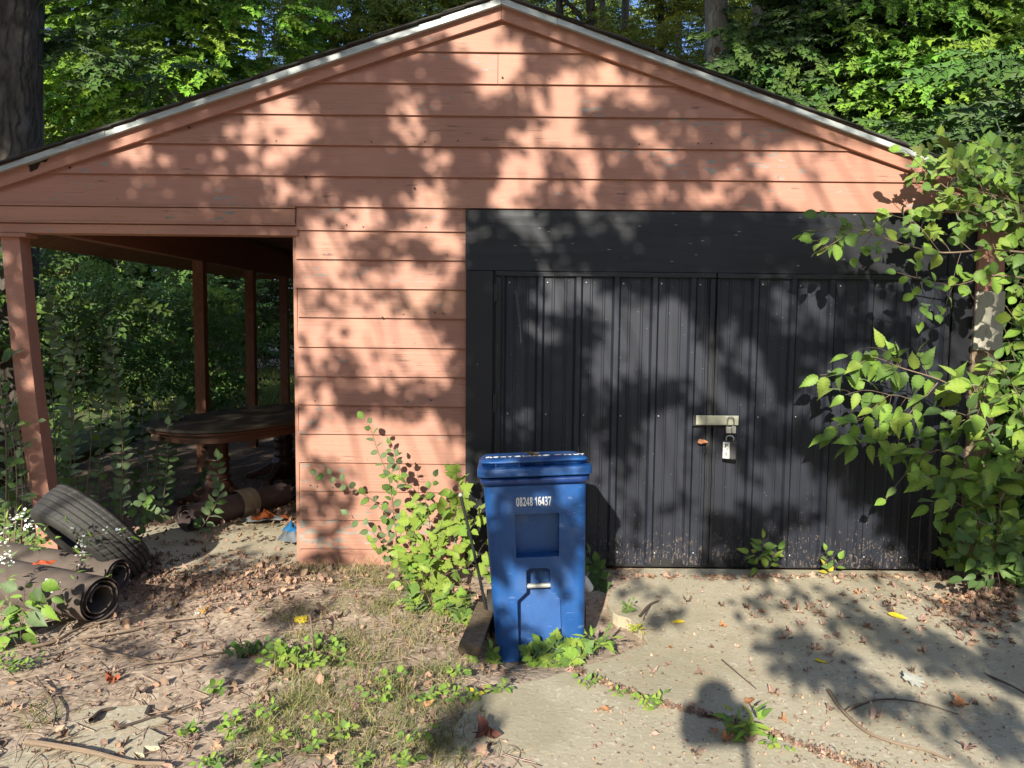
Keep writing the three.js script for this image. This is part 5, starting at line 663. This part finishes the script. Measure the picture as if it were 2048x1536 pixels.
function tree(label, foot, head, r0, r1, mat, o) {
  const t = thing(o.name ?? 'woodland_tree', label, 'tree', foot), top = head.clone().sub(foot); if (o.group) t.userData.group = o.group;
  const P = [V(0, -0.2, 0), top.clone().multiplyScalar(0.35).add(V(R(-0.1, 0.1), 0, 0)), top.clone().multiplyScalar(0.7).add(V(R(-0.1, 0.1), 0, R(-0.1, 0.1))), top];
  const tr = mesh('trunk', tube(P, r0, r1, 14, 40), mat, t);
  if (o.knot) o.knot(t);
  for (const l of o.limbs ?? []) mesh('limb', tube(l.pts.map((p) => p.clone().sub(foot)), l.r, l.r * 0.4, 8, 20), mat, t);
  if (o.blobs) crown(t, 'crown', o.kind ?? 'maple', mCrown, o.blobs, o.density ?? 26, o.tint ?? [1, 1, 1], { keep: behind, size: o.size });
  return t;
}
const at = (x, y, z) => onZ(x, y, z), B = (x, y, z, rx, ry, rz) => [onZ(x, y, z), V(rx, ry, rz)];
const foot = (x, y, z) => { const p = onZ(x, y, z); p.y = Math.max(0, soilHeight(p.x, z)); return p; };
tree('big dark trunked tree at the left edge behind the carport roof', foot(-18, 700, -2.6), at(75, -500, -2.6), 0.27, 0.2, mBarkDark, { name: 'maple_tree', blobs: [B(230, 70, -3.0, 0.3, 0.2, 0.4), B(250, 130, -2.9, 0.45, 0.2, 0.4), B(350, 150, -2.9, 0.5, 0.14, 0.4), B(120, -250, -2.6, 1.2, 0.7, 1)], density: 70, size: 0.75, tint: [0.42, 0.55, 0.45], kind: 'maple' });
tree('slim straight trunk beside the big dark trunk', foot(76, 800, -7), at(84, -300, -7), 0.12, 0.1, mBarkOlive, { blobs: [B(90, -350, -7, 2, 1, 1.6)], tint: [1.05, 1.05, 0.9] });
tree('sunlit bright green maple above the left roof slope', foot(330, 760, -10.5), at(360, -300, -10.5), 0.1, 0.05, mBarkOlive, { name: 'maple_tree', limbs: [{ pts: [at(350, 200, -10.5), at(420, 90, -10), at(480, -40, -9.5)], r: 0.05 }, { pts: [at(340, 280, -10.5), at(250, 180, -10), at(200, 100, -9.8)], r: 0.04 }], blobs: [B(370, 120, -9.6, 1.7, 0.9, 1.1), B(240, 230, -9.4, 1.5, 0.8, 1), B(440, 30, -9.8, 1.6, 1.0, 1.1), B(150, 120, -10.5, 1.5, 1.4, 1), B(300, -120, -10.5, 2.6, 1.3, 1.5), B(430, 180, -10.5, 0.9, 0.7, 0.9)], density: 34, tint: [1.5, 1.7, 0.8] });
tree('tall tree with small yellowing leaves left of the roof peak', foot(690, 760, -15), at(730, -400, -15), 0.16, 0.08, mBarkDark, { limbs: [{ pts: [at(710, 140, -15), at(640, 40, -14.5), at(590, -80, -14)], r: 0.06 }, { pts: [at(715, 120, -15), at(830, 20, -14.5), at(900, -90, -14)], r: 0.05 }], blobs: [B(640, 60, -14, 2.1, 1.4, 1.5), B(780, 20, -14, 2.2, 1.5, 1.5), B(900, 0, -14.5, 1.9, 1.4, 1.4), B(590, 150, -15, 1.4, 1.2, 1.2), B(720, -150, -15, 3.6, 1.5, 2)], density: 22, tint: [1.35, 1.1, 0.8], kind: 'oval', size: 1.1 });
tree('dark forked tree just right of the roof peak', foot(1180, 700, -13), at(1185, 70, -13), 0.2, 0.17, mBarkDark, { limbs: [{ pts: [at(1183, 80, -13), at(1182, 20, -13), at(1170, -80, -13)], r: 0.13 }, { pts: [at(1183, 60, -13), at(1150, 20, -12.9), at(1095, -30, -12.8)], r: 0.07 }, { pts: [at(1120, 60, -13), at(1118, 0, -13), at(1105, -80, -13)], r: 0.1 }], blobs: [B(1150, -160, -13, 2.4, 1, 1.5)], tint: [0.9, 0.9, 0.9], kind: 'oval' });
tree('pale leaning trunk between the dark fork and the trunk with a hole', foot(1215, 700, -16), at(1255, -150, -16), 0.12, 0.1, mBarkPale, { blobs: [B(1250, -250, -16, 2, 1, 1.4)], kind: 'oval' });
tree('grey trunk with a round knot hole above the right roof slope', foot(1440, 700, -9.5), at(1418, -300, -9.5), 0.21, 0.19, mBarkPale, {
  limbs: [{ pts: [at(1428, 20, -9.5), at(1418, -60, -9.4), at(1380, -160, -9.2)], r: 0.12 }], blobs: [B(1400, -330, -9.5, 2.2, 1, 1.6)], kind: 'oval',
  knot: (t) => { const p = at(1429, 110, -9.5).sub(t.position); const rim = new THREE.TorusGeometry(0.075, 0.032, 10, 26).scale(0.95, 1.25, 0.8); const h = mesh('knot_rim', rim.translate(p.x, p.y, p.z + 0.195), mBarkPale, t); mesh('knot_hole', new THREE.SphereGeometry(0.07, 16, 10).scale(0.95, 1.2, 0.35).translate(p.x, p.y, p.z + 0.2), mRot, t); mesh('burl', new THREE.SphereGeometry(0.15, 18, 12).scale(1, 1.3, 0.7).translate(p.x - 0.01, p.y - 0.14, p.z + 0.1), mBarkPale, t); } });
tree('dark trunk close behind the trunk with the knot hole', foot(1455, 700, -10.2), at(1452, -300, -10.2), 0.13, 0.12, mBarkDark, { blobs: [B(1460, -330, -10.2, 1.6, 0.8, 1.2)] });
tree('yellowing small leaved tree between the roof peak and the knot hole trunk', foot(1320, 760, -14), at(1330, -300, -14), 0.12, 0.06, mBarkDark, { blobs: [B(1250, 60, -13.5, 1.5, 1.2, 1.2), B(1350, 90, -13, 1.5, 1.0, 1.2), B(1380, 0, -14, 1.8, 1.2, 1.4), B(1290, -120, -14, 2.6, 1.2, 1.6), B(1490, 70, -13.5, 1.2, 1, 1)], density: 22, tint: [1.65, 1.2, 0.7], kind: 'oval' });
tree('mottled trunk behind dark maple leaves right of the knot hole trunk', foot(1560, 700, -11.5), at(1520, -300, -11.5), 0.21, 0.18, mBarkPale, { blobs: [B(1530, -330, -11.5, 2, 0.9, 1.4)] });
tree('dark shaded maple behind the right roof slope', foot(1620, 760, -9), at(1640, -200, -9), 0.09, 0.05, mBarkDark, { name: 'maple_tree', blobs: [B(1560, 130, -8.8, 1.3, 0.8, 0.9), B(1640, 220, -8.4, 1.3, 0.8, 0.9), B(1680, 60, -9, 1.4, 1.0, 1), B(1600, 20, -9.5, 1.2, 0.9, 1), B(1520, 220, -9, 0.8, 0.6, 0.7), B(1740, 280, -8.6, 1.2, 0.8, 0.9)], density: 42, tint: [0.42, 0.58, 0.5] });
tree('slim pale trunk high at the right among the leaves', foot(1790, 700, -12), at(1812, -300, -12), 0.1, 0.09, mBarkPale, { blobs: [B(1800, -280, -12, 2.2, 1, 1.4)] });
tree('sunlit spreading maple at the right edge behind the eave', foot(1900, 760, -8), at(1930, -250, -8), 0.1, 0.05, mBarkOlive, { name: 'maple_tree', blobs: [B(1820, 150, -7.8, 1.4, 0.8, 0.9), B(1930, 180, -7.2, 1.3, 0.8, 0.9), B(1890, 60, -8, 1.6, 0.9, 1), B(2040, 100, -7.5, 1.4, 1.2, 1), B(2010, 270, -7, 1.2, 0.7, 0.8), B(1850, 280, -7.6, 1.1, 0.5, 0.8), B(1980, -120, -8, 2.4, 1.1, 1.5), B(2180, 250, -7, 1.2, 1.4, 1)], density: 38, tint: [1.1, 1.3, 0.8] });
// the thicket under the trees and the far wood: masses nobody could count
const mk = (n, f) => Array.from({ length: n }, f);
{
  const g1 = new THREE.Group(); g1.name = 'thicket'; g1.userData = { label: 'dark thicket of shrubs behind the carport clearing', category: 'thicket', kind: 'stuff' }; scene.add(g1);
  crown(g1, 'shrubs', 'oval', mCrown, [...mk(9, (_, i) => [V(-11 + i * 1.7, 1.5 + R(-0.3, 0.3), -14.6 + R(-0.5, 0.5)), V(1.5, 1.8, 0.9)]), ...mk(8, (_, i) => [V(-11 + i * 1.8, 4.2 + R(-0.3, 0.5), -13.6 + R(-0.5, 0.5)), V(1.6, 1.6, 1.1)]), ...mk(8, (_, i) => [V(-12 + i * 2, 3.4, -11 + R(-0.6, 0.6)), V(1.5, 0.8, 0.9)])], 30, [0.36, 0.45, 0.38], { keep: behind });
  const tw = []; for (let i = 0; i < 900; i++) { const x = R(-12, 3), z = R(-15.5, -13.4); tw.push({ p: V(x, R(0.2, 3.4), z), r: [R(-0.6, 0.6), R(0, 6.3), R(-0.9, 0.9)], s: V(1, R(0.5, 1.4), 1), c: [R(0.6, 1.6), R(0.6, 1.4), R(0.6, 1.3)] }); }
  scatter('stems', null, tube([V(0, -0.5, 0), V(0.03, 0, 0.02), V(0, 0.5, 0)], 0.012, 0.006, 5, 5), std({ color: rgb(0.11, 0.085, 0.065), roughness: 0.95 }), tw, 'stuff', g1);
  const g2 = new THREE.Group(); g2.name = 'undergrowth'; g2.userData = { label: 'undergrowth along the right side wall of the garage', category: 'undergrowth', kind: 'stuff' }; scene.add(g2);
  crown(g2, 'shrubs', 'maple', mCrown, [...mk(6, (_, i) => [V(4.1 + R(-0.1, 0.3), 1.3, -0.6 - i * 1.1), V(0.7, 1.5, 0.8)]), ...mk(5, (_, i) => [V(5.4, 2.6, -0.8 - i * 1.4), V(1.1, 1.8, 1)])], 42, [0.55, 0.7, 0.65], { keep: (p) => p.x > 3.2 || p.z < -6.5 });
  crown(g2, 'low_leaves', 'maple', mCrown, [[V(3.35, 0.35, 0.0), V(0.25, 0.4, 0.4)], [V(3.5, 0.9, -0.5), V(0.3, 0.9, 0.5)]], 60, [0.6, 0.8, 0.7], { keep: (p) => p.x > 3.0 });
  const g4 = new THREE.Group(); g4.name = 'side_thicket'; g4.userData = { label: 'shrubs outside the carport at the left edge', category: 'thicket', kind: 'stuff' }; scene.add(g4);
  crown(g4, 'shrubs', 'oval', mCrown, [...mk(5, (_, i) => [V(-4.9 + R(-0.2, 0.2), 1.2, -1.8 - i * 1.6), V(0.7, 1.2, 0.9)])], 34, [0.5, 0.65, 0.6], { keep: (p) => p.x < -3.4 });
  const g3 = new THREE.Group(); g3.name = 'distant_woods'; g3.userData = { label: 'distant mass of woodland leaves behind all the nearer trees', category: 'woods', kind: 'stuff' }; scene.add(g3);
  crown(g3, 'leaves', 'fine', mCrown, [...mk(13, (_, i) => [V(-17 + i * 3, 3.2 + R(-0.5, 0.5), -20 + R(-1, 1)), V(2.4, 3, 1.2)]), ...mk(13, (_, i) => [V(-18 + i * 3, 8.2 + R(-1, 1), -21 + R(-1.5, 1.5)), V(2.4, 2.7, 1.4)]), ...mk(12, (_, i) => [V(-22 + i * 4, 13 + R(-1, 1), -25 + R(-2, 2)), V(3, 3, 1.6)]), ...mk(16, (_, i) => [V(-30 + i * 4, 5, -30), V(3.4, 5, 1.6)])], 24, [0.95, 0.9, 0.8], { size: 1.5, keep: behind });
  for (let i = 0; i < 14; i++) { const x = -17 + i * 2.5 + R(-0.8, 0.8), z = R(-22, -17); tree('thin dark trunk standing deep in the distant woods', V(x, 0, z), V(x + R(-0.6, 0.6), 14, z), R(0.09, 0.2), 0.07, pick([mBarkDark, mBarkOlive, mBarkPale]), { group: 'thin trunks deep in the woods' }); }
}
// ---------------------------------------------------------------- trees behind the photographer, whose leaves dapple the wall
const GAP = [], DARK = [];                                                                     // sunlit and shaded patches as measured on the photograph: x, y, half width, half height, lean
const gaps = (...l) => l.forEach((q) => GAP.push(q)), darks = (...l) => l.forEach((q) => DARK.push(q));
gaps([355, 350, 95, 45, 0], [270, 300, 34, 55, -0.3], [455, 265, 17, 28, 0], [500, 250, 14, 24, 0], [560, 215, 36, 40, 0], [605, 250, 30, 50, -0.3], [535, 322, 20, 30, 0], [578, 300, 18, 32, 0], [830, 225, 26, 50, -0.2], [660, 380, 14, 24, 0], [600, 378, 14, 20, 0], [555, 395, 30, 18, 0]);
gaps([880, 312, 24, 30, -0.2], [880, 368, 24, 34, -0.2], [955, 60, 60, 50, 0], [985, 150, 36, 55, -0.2], [1000, 110, 60, 26, 0], [735, 432, 48, 34, 0], [640, 482, 28, 38, 0], [700, 470, 18, 26, 0], [850, 440, 36, 30, 0], [902, 480, 28, 38, -0.3], [640, 552, 22, 30, 0], [690, 540, 18, 32, 0], [752, 560, 18, 26, 0], [850, 572, 38, 36, 0], [800, 540, 22, 30, -0.2]);
gaps([690, 600, 24, 26, 0], [622, 622, 18, 26, 0], [770, 640, 56, 32, 0], [640, 672, 28, 26, 0], [720, 680, 26, 40, -0.3], [830, 680, 56, 34, 0], [640, 722, 24, 20, 0], [760, 742, 38, 28, 0], [850, 730, 46, 30, 0], [620, 790, 13, 24, 0], [662, 800, 15, 30, 0], [720, 872, 62, 44, 0], [815, 868, 80, 40, 0], [885, 905, 46, 60, 0], [780, 960, 90, 60, 0], [880, 1010, 50, 70, 0], [625, 900, 20, 60, 0], [740, 1060, 60, 70, 0], [622, 1080, 22, 50, 0], [850, 1100, 70, 50, 0]);
gaps([1130, 222, 40, 75, -0.25], [1165, 285, 28, 55, -0.25], [1178, 352, 26, 55, -0.2], [1052, 332, 52, 60, -0.2], [1008, 392, 36, 30, 0], [1200, 160, 26, 40, -0.3], [1245, 150, 18, 26, -0.3], [1290, 192, 14, 24, 0], [1282, 268, 18, 28, 0], [1205, 322, 14, 26, -0.3], [1352, 290, 18, 34, 0], [1480, 265, 18, 30, 0], [1562, 330, 56, 46, 0], [1592, 392, 56, 28, 0], [1452, 350, 18, 26, 0], [1402, 392, 36, 22, 0], [1292, 392, 22, 24, 0], [1322, 330, 18, 14, 0.4], [1642, 392, 36, 20, 0], [1702, 372, 34, 28, 0], [1650, 235, 60, 14, 0.35], [1790, 292, 40, 14, 0.35], [1480, 150, 60, 12, 0.35], [1560, 190, 40, 12, 0.35]);
gaps([870, 1150, 110, 130, 0]);
gaps([1860, 410, 250, 160, 0], [1960, 600, 140, 130, 0], [1760, 790, 150, 100, 0], [1960, 860, 110, 110, 0], [1930, 1090, 24, 24, 0], [2100, 700, 120, 300, 0]);
gaps([1062, 450, 36, 28, 0], [1172, 450, 18, 28, 0], [1250, 450, 28, 24, 0], [1120, 582, 52, 40, 0], [1180, 572, 26, 40, 0], [1232, 640, 34, 60, -0.4], [1090, 660, 30, 30, 0], [1345, 640, 34, 70, -0.4], [1300, 700, 44, 70, -0.5], [1395, 720, 40, 80, -0.5], [1210, 740, 26, 60, -0.3], [1590, 600, 36, 54, 0], [1650, 610, 30, 50, 0], [1860, 600, 26, 56, 0], [1740, 620, 30, 30, 0], [1500, 700, 26, 90, -0.6], [1460, 800, 24, 90, -0.6], [1560, 800, 18, 70, -0.5], [1340, 860, 60, 50, -0.4], [1430, 960, 70, 60, -0.3], [1300, 960, 50, 70, 0], [1560, 960, 70, 50, -0.3], [1340, 1080, 90, 60, 0], [1700, 1080, 70, 60, 0], [1600, 1100, 60, 50, 0], [1050, 830, 20, 30, 0], [1200, 900, 20, 60, -0.3], [1660, 980, 30, 50, -0.3], [1790, 1120, 30, 26, 0]);
darks([1690, 1225, 60, 22, 0.1], [1600, 1285, 90, 18, 0.2], [1640, 1330, 110, 22, 0.15], [1520, 1205, 40, 14, 0], [1730, 1195, 60, 14, 0], [1800, 1270, 80, 22, 0.1], [1880, 1310, 80, 26, 0.2], [1980, 1220, 90, 50, 0], [2020, 1320, 60, 60, 0], [1760, 1390, 60, 22, 0.2], [1580, 1180, 50, 12, 0], [1330, 1225, 34, 12, 0], [1290, 1175, 34, 10, 0], [610, 1215, 66, 16, 0], [500, 1310, 40, 20, 0], [930, 1440, 30, 30, -0.4], [340, 1205, 70, 12, 0], [420, 1160, 80, 12, 0], [1970, 1440, 70, 26, 0.2], [300, 1290, 70, 12, 0.1], [480, 1120, 110, 26, -0.2], [1140, 1300, 60, 12, 0]);
reseed(777); for (let i = 0; i < 200; i++) { const a = rnd(); const [x, y] = a < 0.55 ? [R(180, 1860), R(30, 420)] : a < 0.72 ? [R(600, 930), R(420, 1000)] : [R(940, 1890), R(430, 1130)]; gaps([x, y, R(2, 13), R(6, 34), R(-0.45, -0.05), R(0.6, 1)]); }
const inside = (q, x, y) => { const c = Math.cos(q[4]), s = Math.sin(q[4]), dx = x - q[0], dy = y - q[1], a = (c * dx + s * dy) / (q[2] + 10), b = (-s * dx + c * dy) / (q[3] + 10); return 1 - sst(Math.sqrt(a * a + b * b), 0.8, 1.2); };
function shadeAt(x, y, where) {
  if (where === 'bin') { let d = 0.02; for (const q of [[1078, 1085, 46, 34, 0], [1004, 1268, 10, 24, 0], [1118, 1120, 20, 14, 0], [1100, 940, 4, 10, 0], [1030, 1006, 6, 8, 0], [1145, 1062, 6, 20, 0], [1070, 1300, 14, 4, 0], [1040, 985, 14, 4, 0.4], [1000, 1120, 4, 14, 0]]) d = Math.max(d, inside(q, x, y)); return 0.95 * d; }
  if (where === 'thicket') return y > 715 ? 0.5 : 0.88;
  if (where === 'post') return 0.35;
  if (where === 'bay') return 0.95;
  if (where === 'woods') return x > 1420 ? (x > 1760 ? 0.25 : 0.85) : x > 560 ? 0.3 : x > 120 ? 0.1 : 0.85;
  let lit = 0; if (where === 'ground') { let d = 0; for (const q of DARK) d = Math.max(d, inside([q[0], q[1], q[2] * 0.8 - 8, q[3] * 0.72 - 6, q[4]], x, y)); return Math.min(0.95, d); }
  for (const q of GAP) lit = Math.max(lit, inside(x > 940 && y > 430 ? [q[0], q[1], q[2] * 1.05 + 1, q[3] * 1.08 + 2, q[4]] : [q[0], q[1], q[2] * 1.12 + 1, q[3] * 1.12 + 1, q[4]], x, y) * (q[5] ?? 1));
  return 0.92 * (1 - Math.max(lit, x < 935 && y > 420 ? (y > 850 ? 0.6 : 0.3) : 0.1));
}
const garageLine = (x) => { const p = onZ(x, 400, 0); return pixelOf(V(p.x, roofY(p.x, -0.08), 0))[1]; };
reseed(808);
{
  const trunks = [[1.7, 10.2], [-6.6, 9.6], [3.9, 13], [-9, 14.5], [-2.4, 19]].map(([x, z]) => V(x, 0, z)), sets = trunks.map(() => []);
  let n = 0; for (let i = 0; i < 140000 && n < 30000; i++) {
    const x = R(-500, 2550), y = R(-260, 1640); let hit, where; const rl = garageLine(clamp(x, -200, 2300)), wallFoot = 1146;
    if (y < rl) { hit = onZ(x, y, x < 110 ? -2.5 : -9); where = x < 110 ? 'bay' : 'woods'; } else if (y < wallFoot) { if (x < 595 && y > 1010) { hit = onY(x, y, 0); where = 'ground'; } else if (x < 595 && y > 470) { if (x < 105) { hit = onZ(x, y, 0); where = 'post'; } else { const deep = rnd() < 0.45; hit = onZ(x, y, deep ? -13 : -0.7); where = deep ? 'thicket' : 'bay'; } } else if (x > 950 && x < 1185 && y > 905) { hit = onZ(x, y, 0.98); where = 'bin'; } else { hit = onZ(x, y, 0); where = 'wall'; } } else if (x > 950 && x < 1185 && y < 1330) { hit = onZ(x, y, 0.98); where = 'bin'; } else { hit = onY(x, y, 0); where = 'ground'; }
    if (where === 'ground' && rnd() < 0.45) continue; if (where === 'woods' && rnd() < 0.6) continue;
    const sh = shadeAt(x, y, where); if (rnd() > sh) continue;
    if (where === 'bay' || where === 'thicket') { const b = hit.clone().addScaledVector(SUNWARD, -hit.z / SUNWARD.z); if (b.x > -3.05 && b.x < -2.6 && b.y < 2.05 && hit.z > -20 && rnd() < 0.8) continue; }
    if (where === 'wall') { const b = hit.clone().addScaledVector(SUNWARD, 0.98 / SUNWARD.z); if (b.x > -0.15 && b.x < 0.4 && b.y < 0.97) continue; }
    const t = where === 'thicket' ? R(19, 24) : where === 'woods' ? R(17, 23) : where === 'ground' ? R(3.8, 6) : where === 'bin' ? R(4.6, 5.6) : where === 'bay' ? (hit.z < -2 ? R(8, 10) : R(6.1, 7.4)) : R(5.5, 6.8), p = hit.clone().addScaledVector(SUNWARD, t / SUNWARD.z); if (p.z < 5.2 || p.y < 1.7) continue;
    let b = 0, bd = 1e9; trunks.forEach((q, k) => { const d = Math.hypot(q.x - p.x, q.z - p.z) + (where === 'woods' || where === 'thicket' ? (k < 2 ? 4 : 0) : k > 1 ? 5 : 0); if (d < bd) { bd = d; b = k; } });
    sets[b].push({ p, r: [R(-0.5, 0.9), R(0, 6.3), R(-0.5, 0.5)], s: where === 'thicket' ? R(4, 6) : where === 'woods' ? R(2.2, 3.4) : R(0.7, 1.2), c: [R(0.8, 1.2), R(0.8, 1.2), 1] }); n++;
  }
  const twigs = trunks.map(() => []); for (let i = 0; i < 120; i++) { const a = rnd(), x = R(150, 1900), y = R(0, 900), L = R(120, 330), s = R(0.15, 0.6), t = R(5.6, 6.8), mkp = (k) => onZ(x + L * s * k + R(-6, 6), y + L * k, 0).addScaledVector(SUNWARD, t / SUNWARD.z); const P = [mkp(0), mkp(0.5), mkp(1)], k = P[0].x > -1.6 ? 0 : 1; twigs[k].push(tube(P, R(0.006, 0.016), 0.003, 5, 8)); }
  const leafPair = sprayGeo(2, 0.06, 0.085, 'oval');
  trunks.forEach((q, k) => {
    const t = thing('shade_tree', ['tree behind the photographer nearest the driveway', 'tree behind the photographer to the left', 'farther tree behind the photographer on the right', 'farther tree behind the photographer on the left', 'farthest tree behind the photographer'][k], 'tree', q), h = k < 2 ? 8 : 13;
    mesh('trunk', tube([V(0, -0.2, 0), V(R(-0.2, 0.2), h * 0.35, 0), V(R(-0.4, 0.4), h * 0.7, 0.2), V(0, h, 0)], k < 2 ? 0.2 : 0.3, 0.07, 12, 24), mBarkDark, t);
    if (twigs[k].length) mesh('twigs', join(twigs[k]).translate(-q.x, 0, -q.z), mBarkDark, t);
    if (sets[k].length) { for (let i = 0; i < 5; i++) { const e = pick(sets[k]).p.clone().sub(q), y = clamp(e.y * R(0.55, 0.9), 1.6, h * 0.9); mesh('limb', tube([V(0, y, 0), e.clone().multiplyScalar(0.5).setY(lerp(y, e.y, 0.65)), e], 0.03, 0.008, 7, 14), mBarkDark, t); } scatter('crown', null, leafPair, mCrown, sets[k].map((s) => ({ ...s, p: s.p.clone().sub(q) })), 'stuff', t); }
  });
}
{ // unseen round topped shape on a pole, made up to cast a shadow
  const c = onY(1432, 1428, 0).addScaledVector(SUNWARD, 3.75 / SUNWARD.z), t = thing('shadow_caster', 'round topped shape on a thin pole, added unseen to cast a shadow', 'shadow caster', V(c.x, 0, c.z));
  mesh('caster_body', new RoundedBoxGeometry(0.26, 0.15, 0.1, 4, 0.045).translate(0, c.y - 0.03, 0), mOldWood, t); mesh('dome', new THREE.SphereGeometry(0.076, 20, 14).scale(1, 0.85, 0.6).translate(-0.005, c.y + 0.07, 0), mOldWood, t); mesh('pole', tube([V(0.14, -0.1, 0), V(0.125, c.y * 0.5, 0), V(0.1, c.y - 0.06, 0)], 0.014, 0.012, 8, 10), mBlack, t);
}
{ // unseen tall trees added so their high crowns block most of the sky light
  reseed(919); const spec = [[-11, 9, 'tall tree added unseen to block the upper sky from the left'], [11.5, 8, 'tall tree added unseen to block the upper sky from the right']];
  spec.forEach(([x, z, label], k) => { const t = thing('sky_block_tree', label, 'tree', V(x, 0, z)); mesh('trunk', tube([V(0, -0.2, 0), V(0.3, 6, 0), V(-0.2, 12, 0), V(0, 17, -1)], 0.35, 0.12, 12, 24), mBarkDark, t);
    for (let i = 0; i < 6; i++) mesh('limb', tube([V(0, 13 + i * 0.5, -0.8), V(-Math.sign(x) * (2 + i), 15.5, -3 - i), V(-Math.sign(x) * (4 + i * 1.3), 17, -5 - i * 2)], 0.1, 0.03, 7, 12), mBarkDark, t);
    crown(t, 'crown', 'maple', mCrown, mk(26, () => [V(x - Math.sign(x) * R(-3, 13), 17.6 + R(-0.6, 1.4), R(-9, 9.5)), V(2.6, 0.8, 2.4)]), 5, [0.9, 0.95, 0.8], { size: 2.6 }); });
}
{ // the wood that closes the lane behind the photographer: what the black doors mirror
  const g = new THREE.Group(); g.name = 'woods_behind'; g.userData = { label: 'wood along the lane behind the photographer', category: 'woods', kind: 'stuff' }; scene.add(g); reseed(909);
  crown(g, 'leaves', 'oval', mCrown, [...mk(15, (_, i) => [V(-24 + i * 3.4, 2.2, 21 + R(-1, 1)), V(2.6, 2.6, 1.5)]), ...mk(15, (_, i) => [V(-23 + i * 3.4, 4.6, 23 + R(-1, 1)), V(2.6, 1.9, 1.5)]), ...mk(6, (_, i) => [V(-13 - R(0, 1), 3, 1 + i * 3.2), V(1.6, 3, 2)]), ...mk(6, (_, i) => [V(12.5 + R(0, 1), 3.5, 1 + i * 3.2), V(1.6, 3.5, 2)])], 16, [0.7, 0.8, 0.7], { size: 2.2 });
}
camera.far = 600; camera.updateProjectionMatrix();
renderer.render(scene, camera);
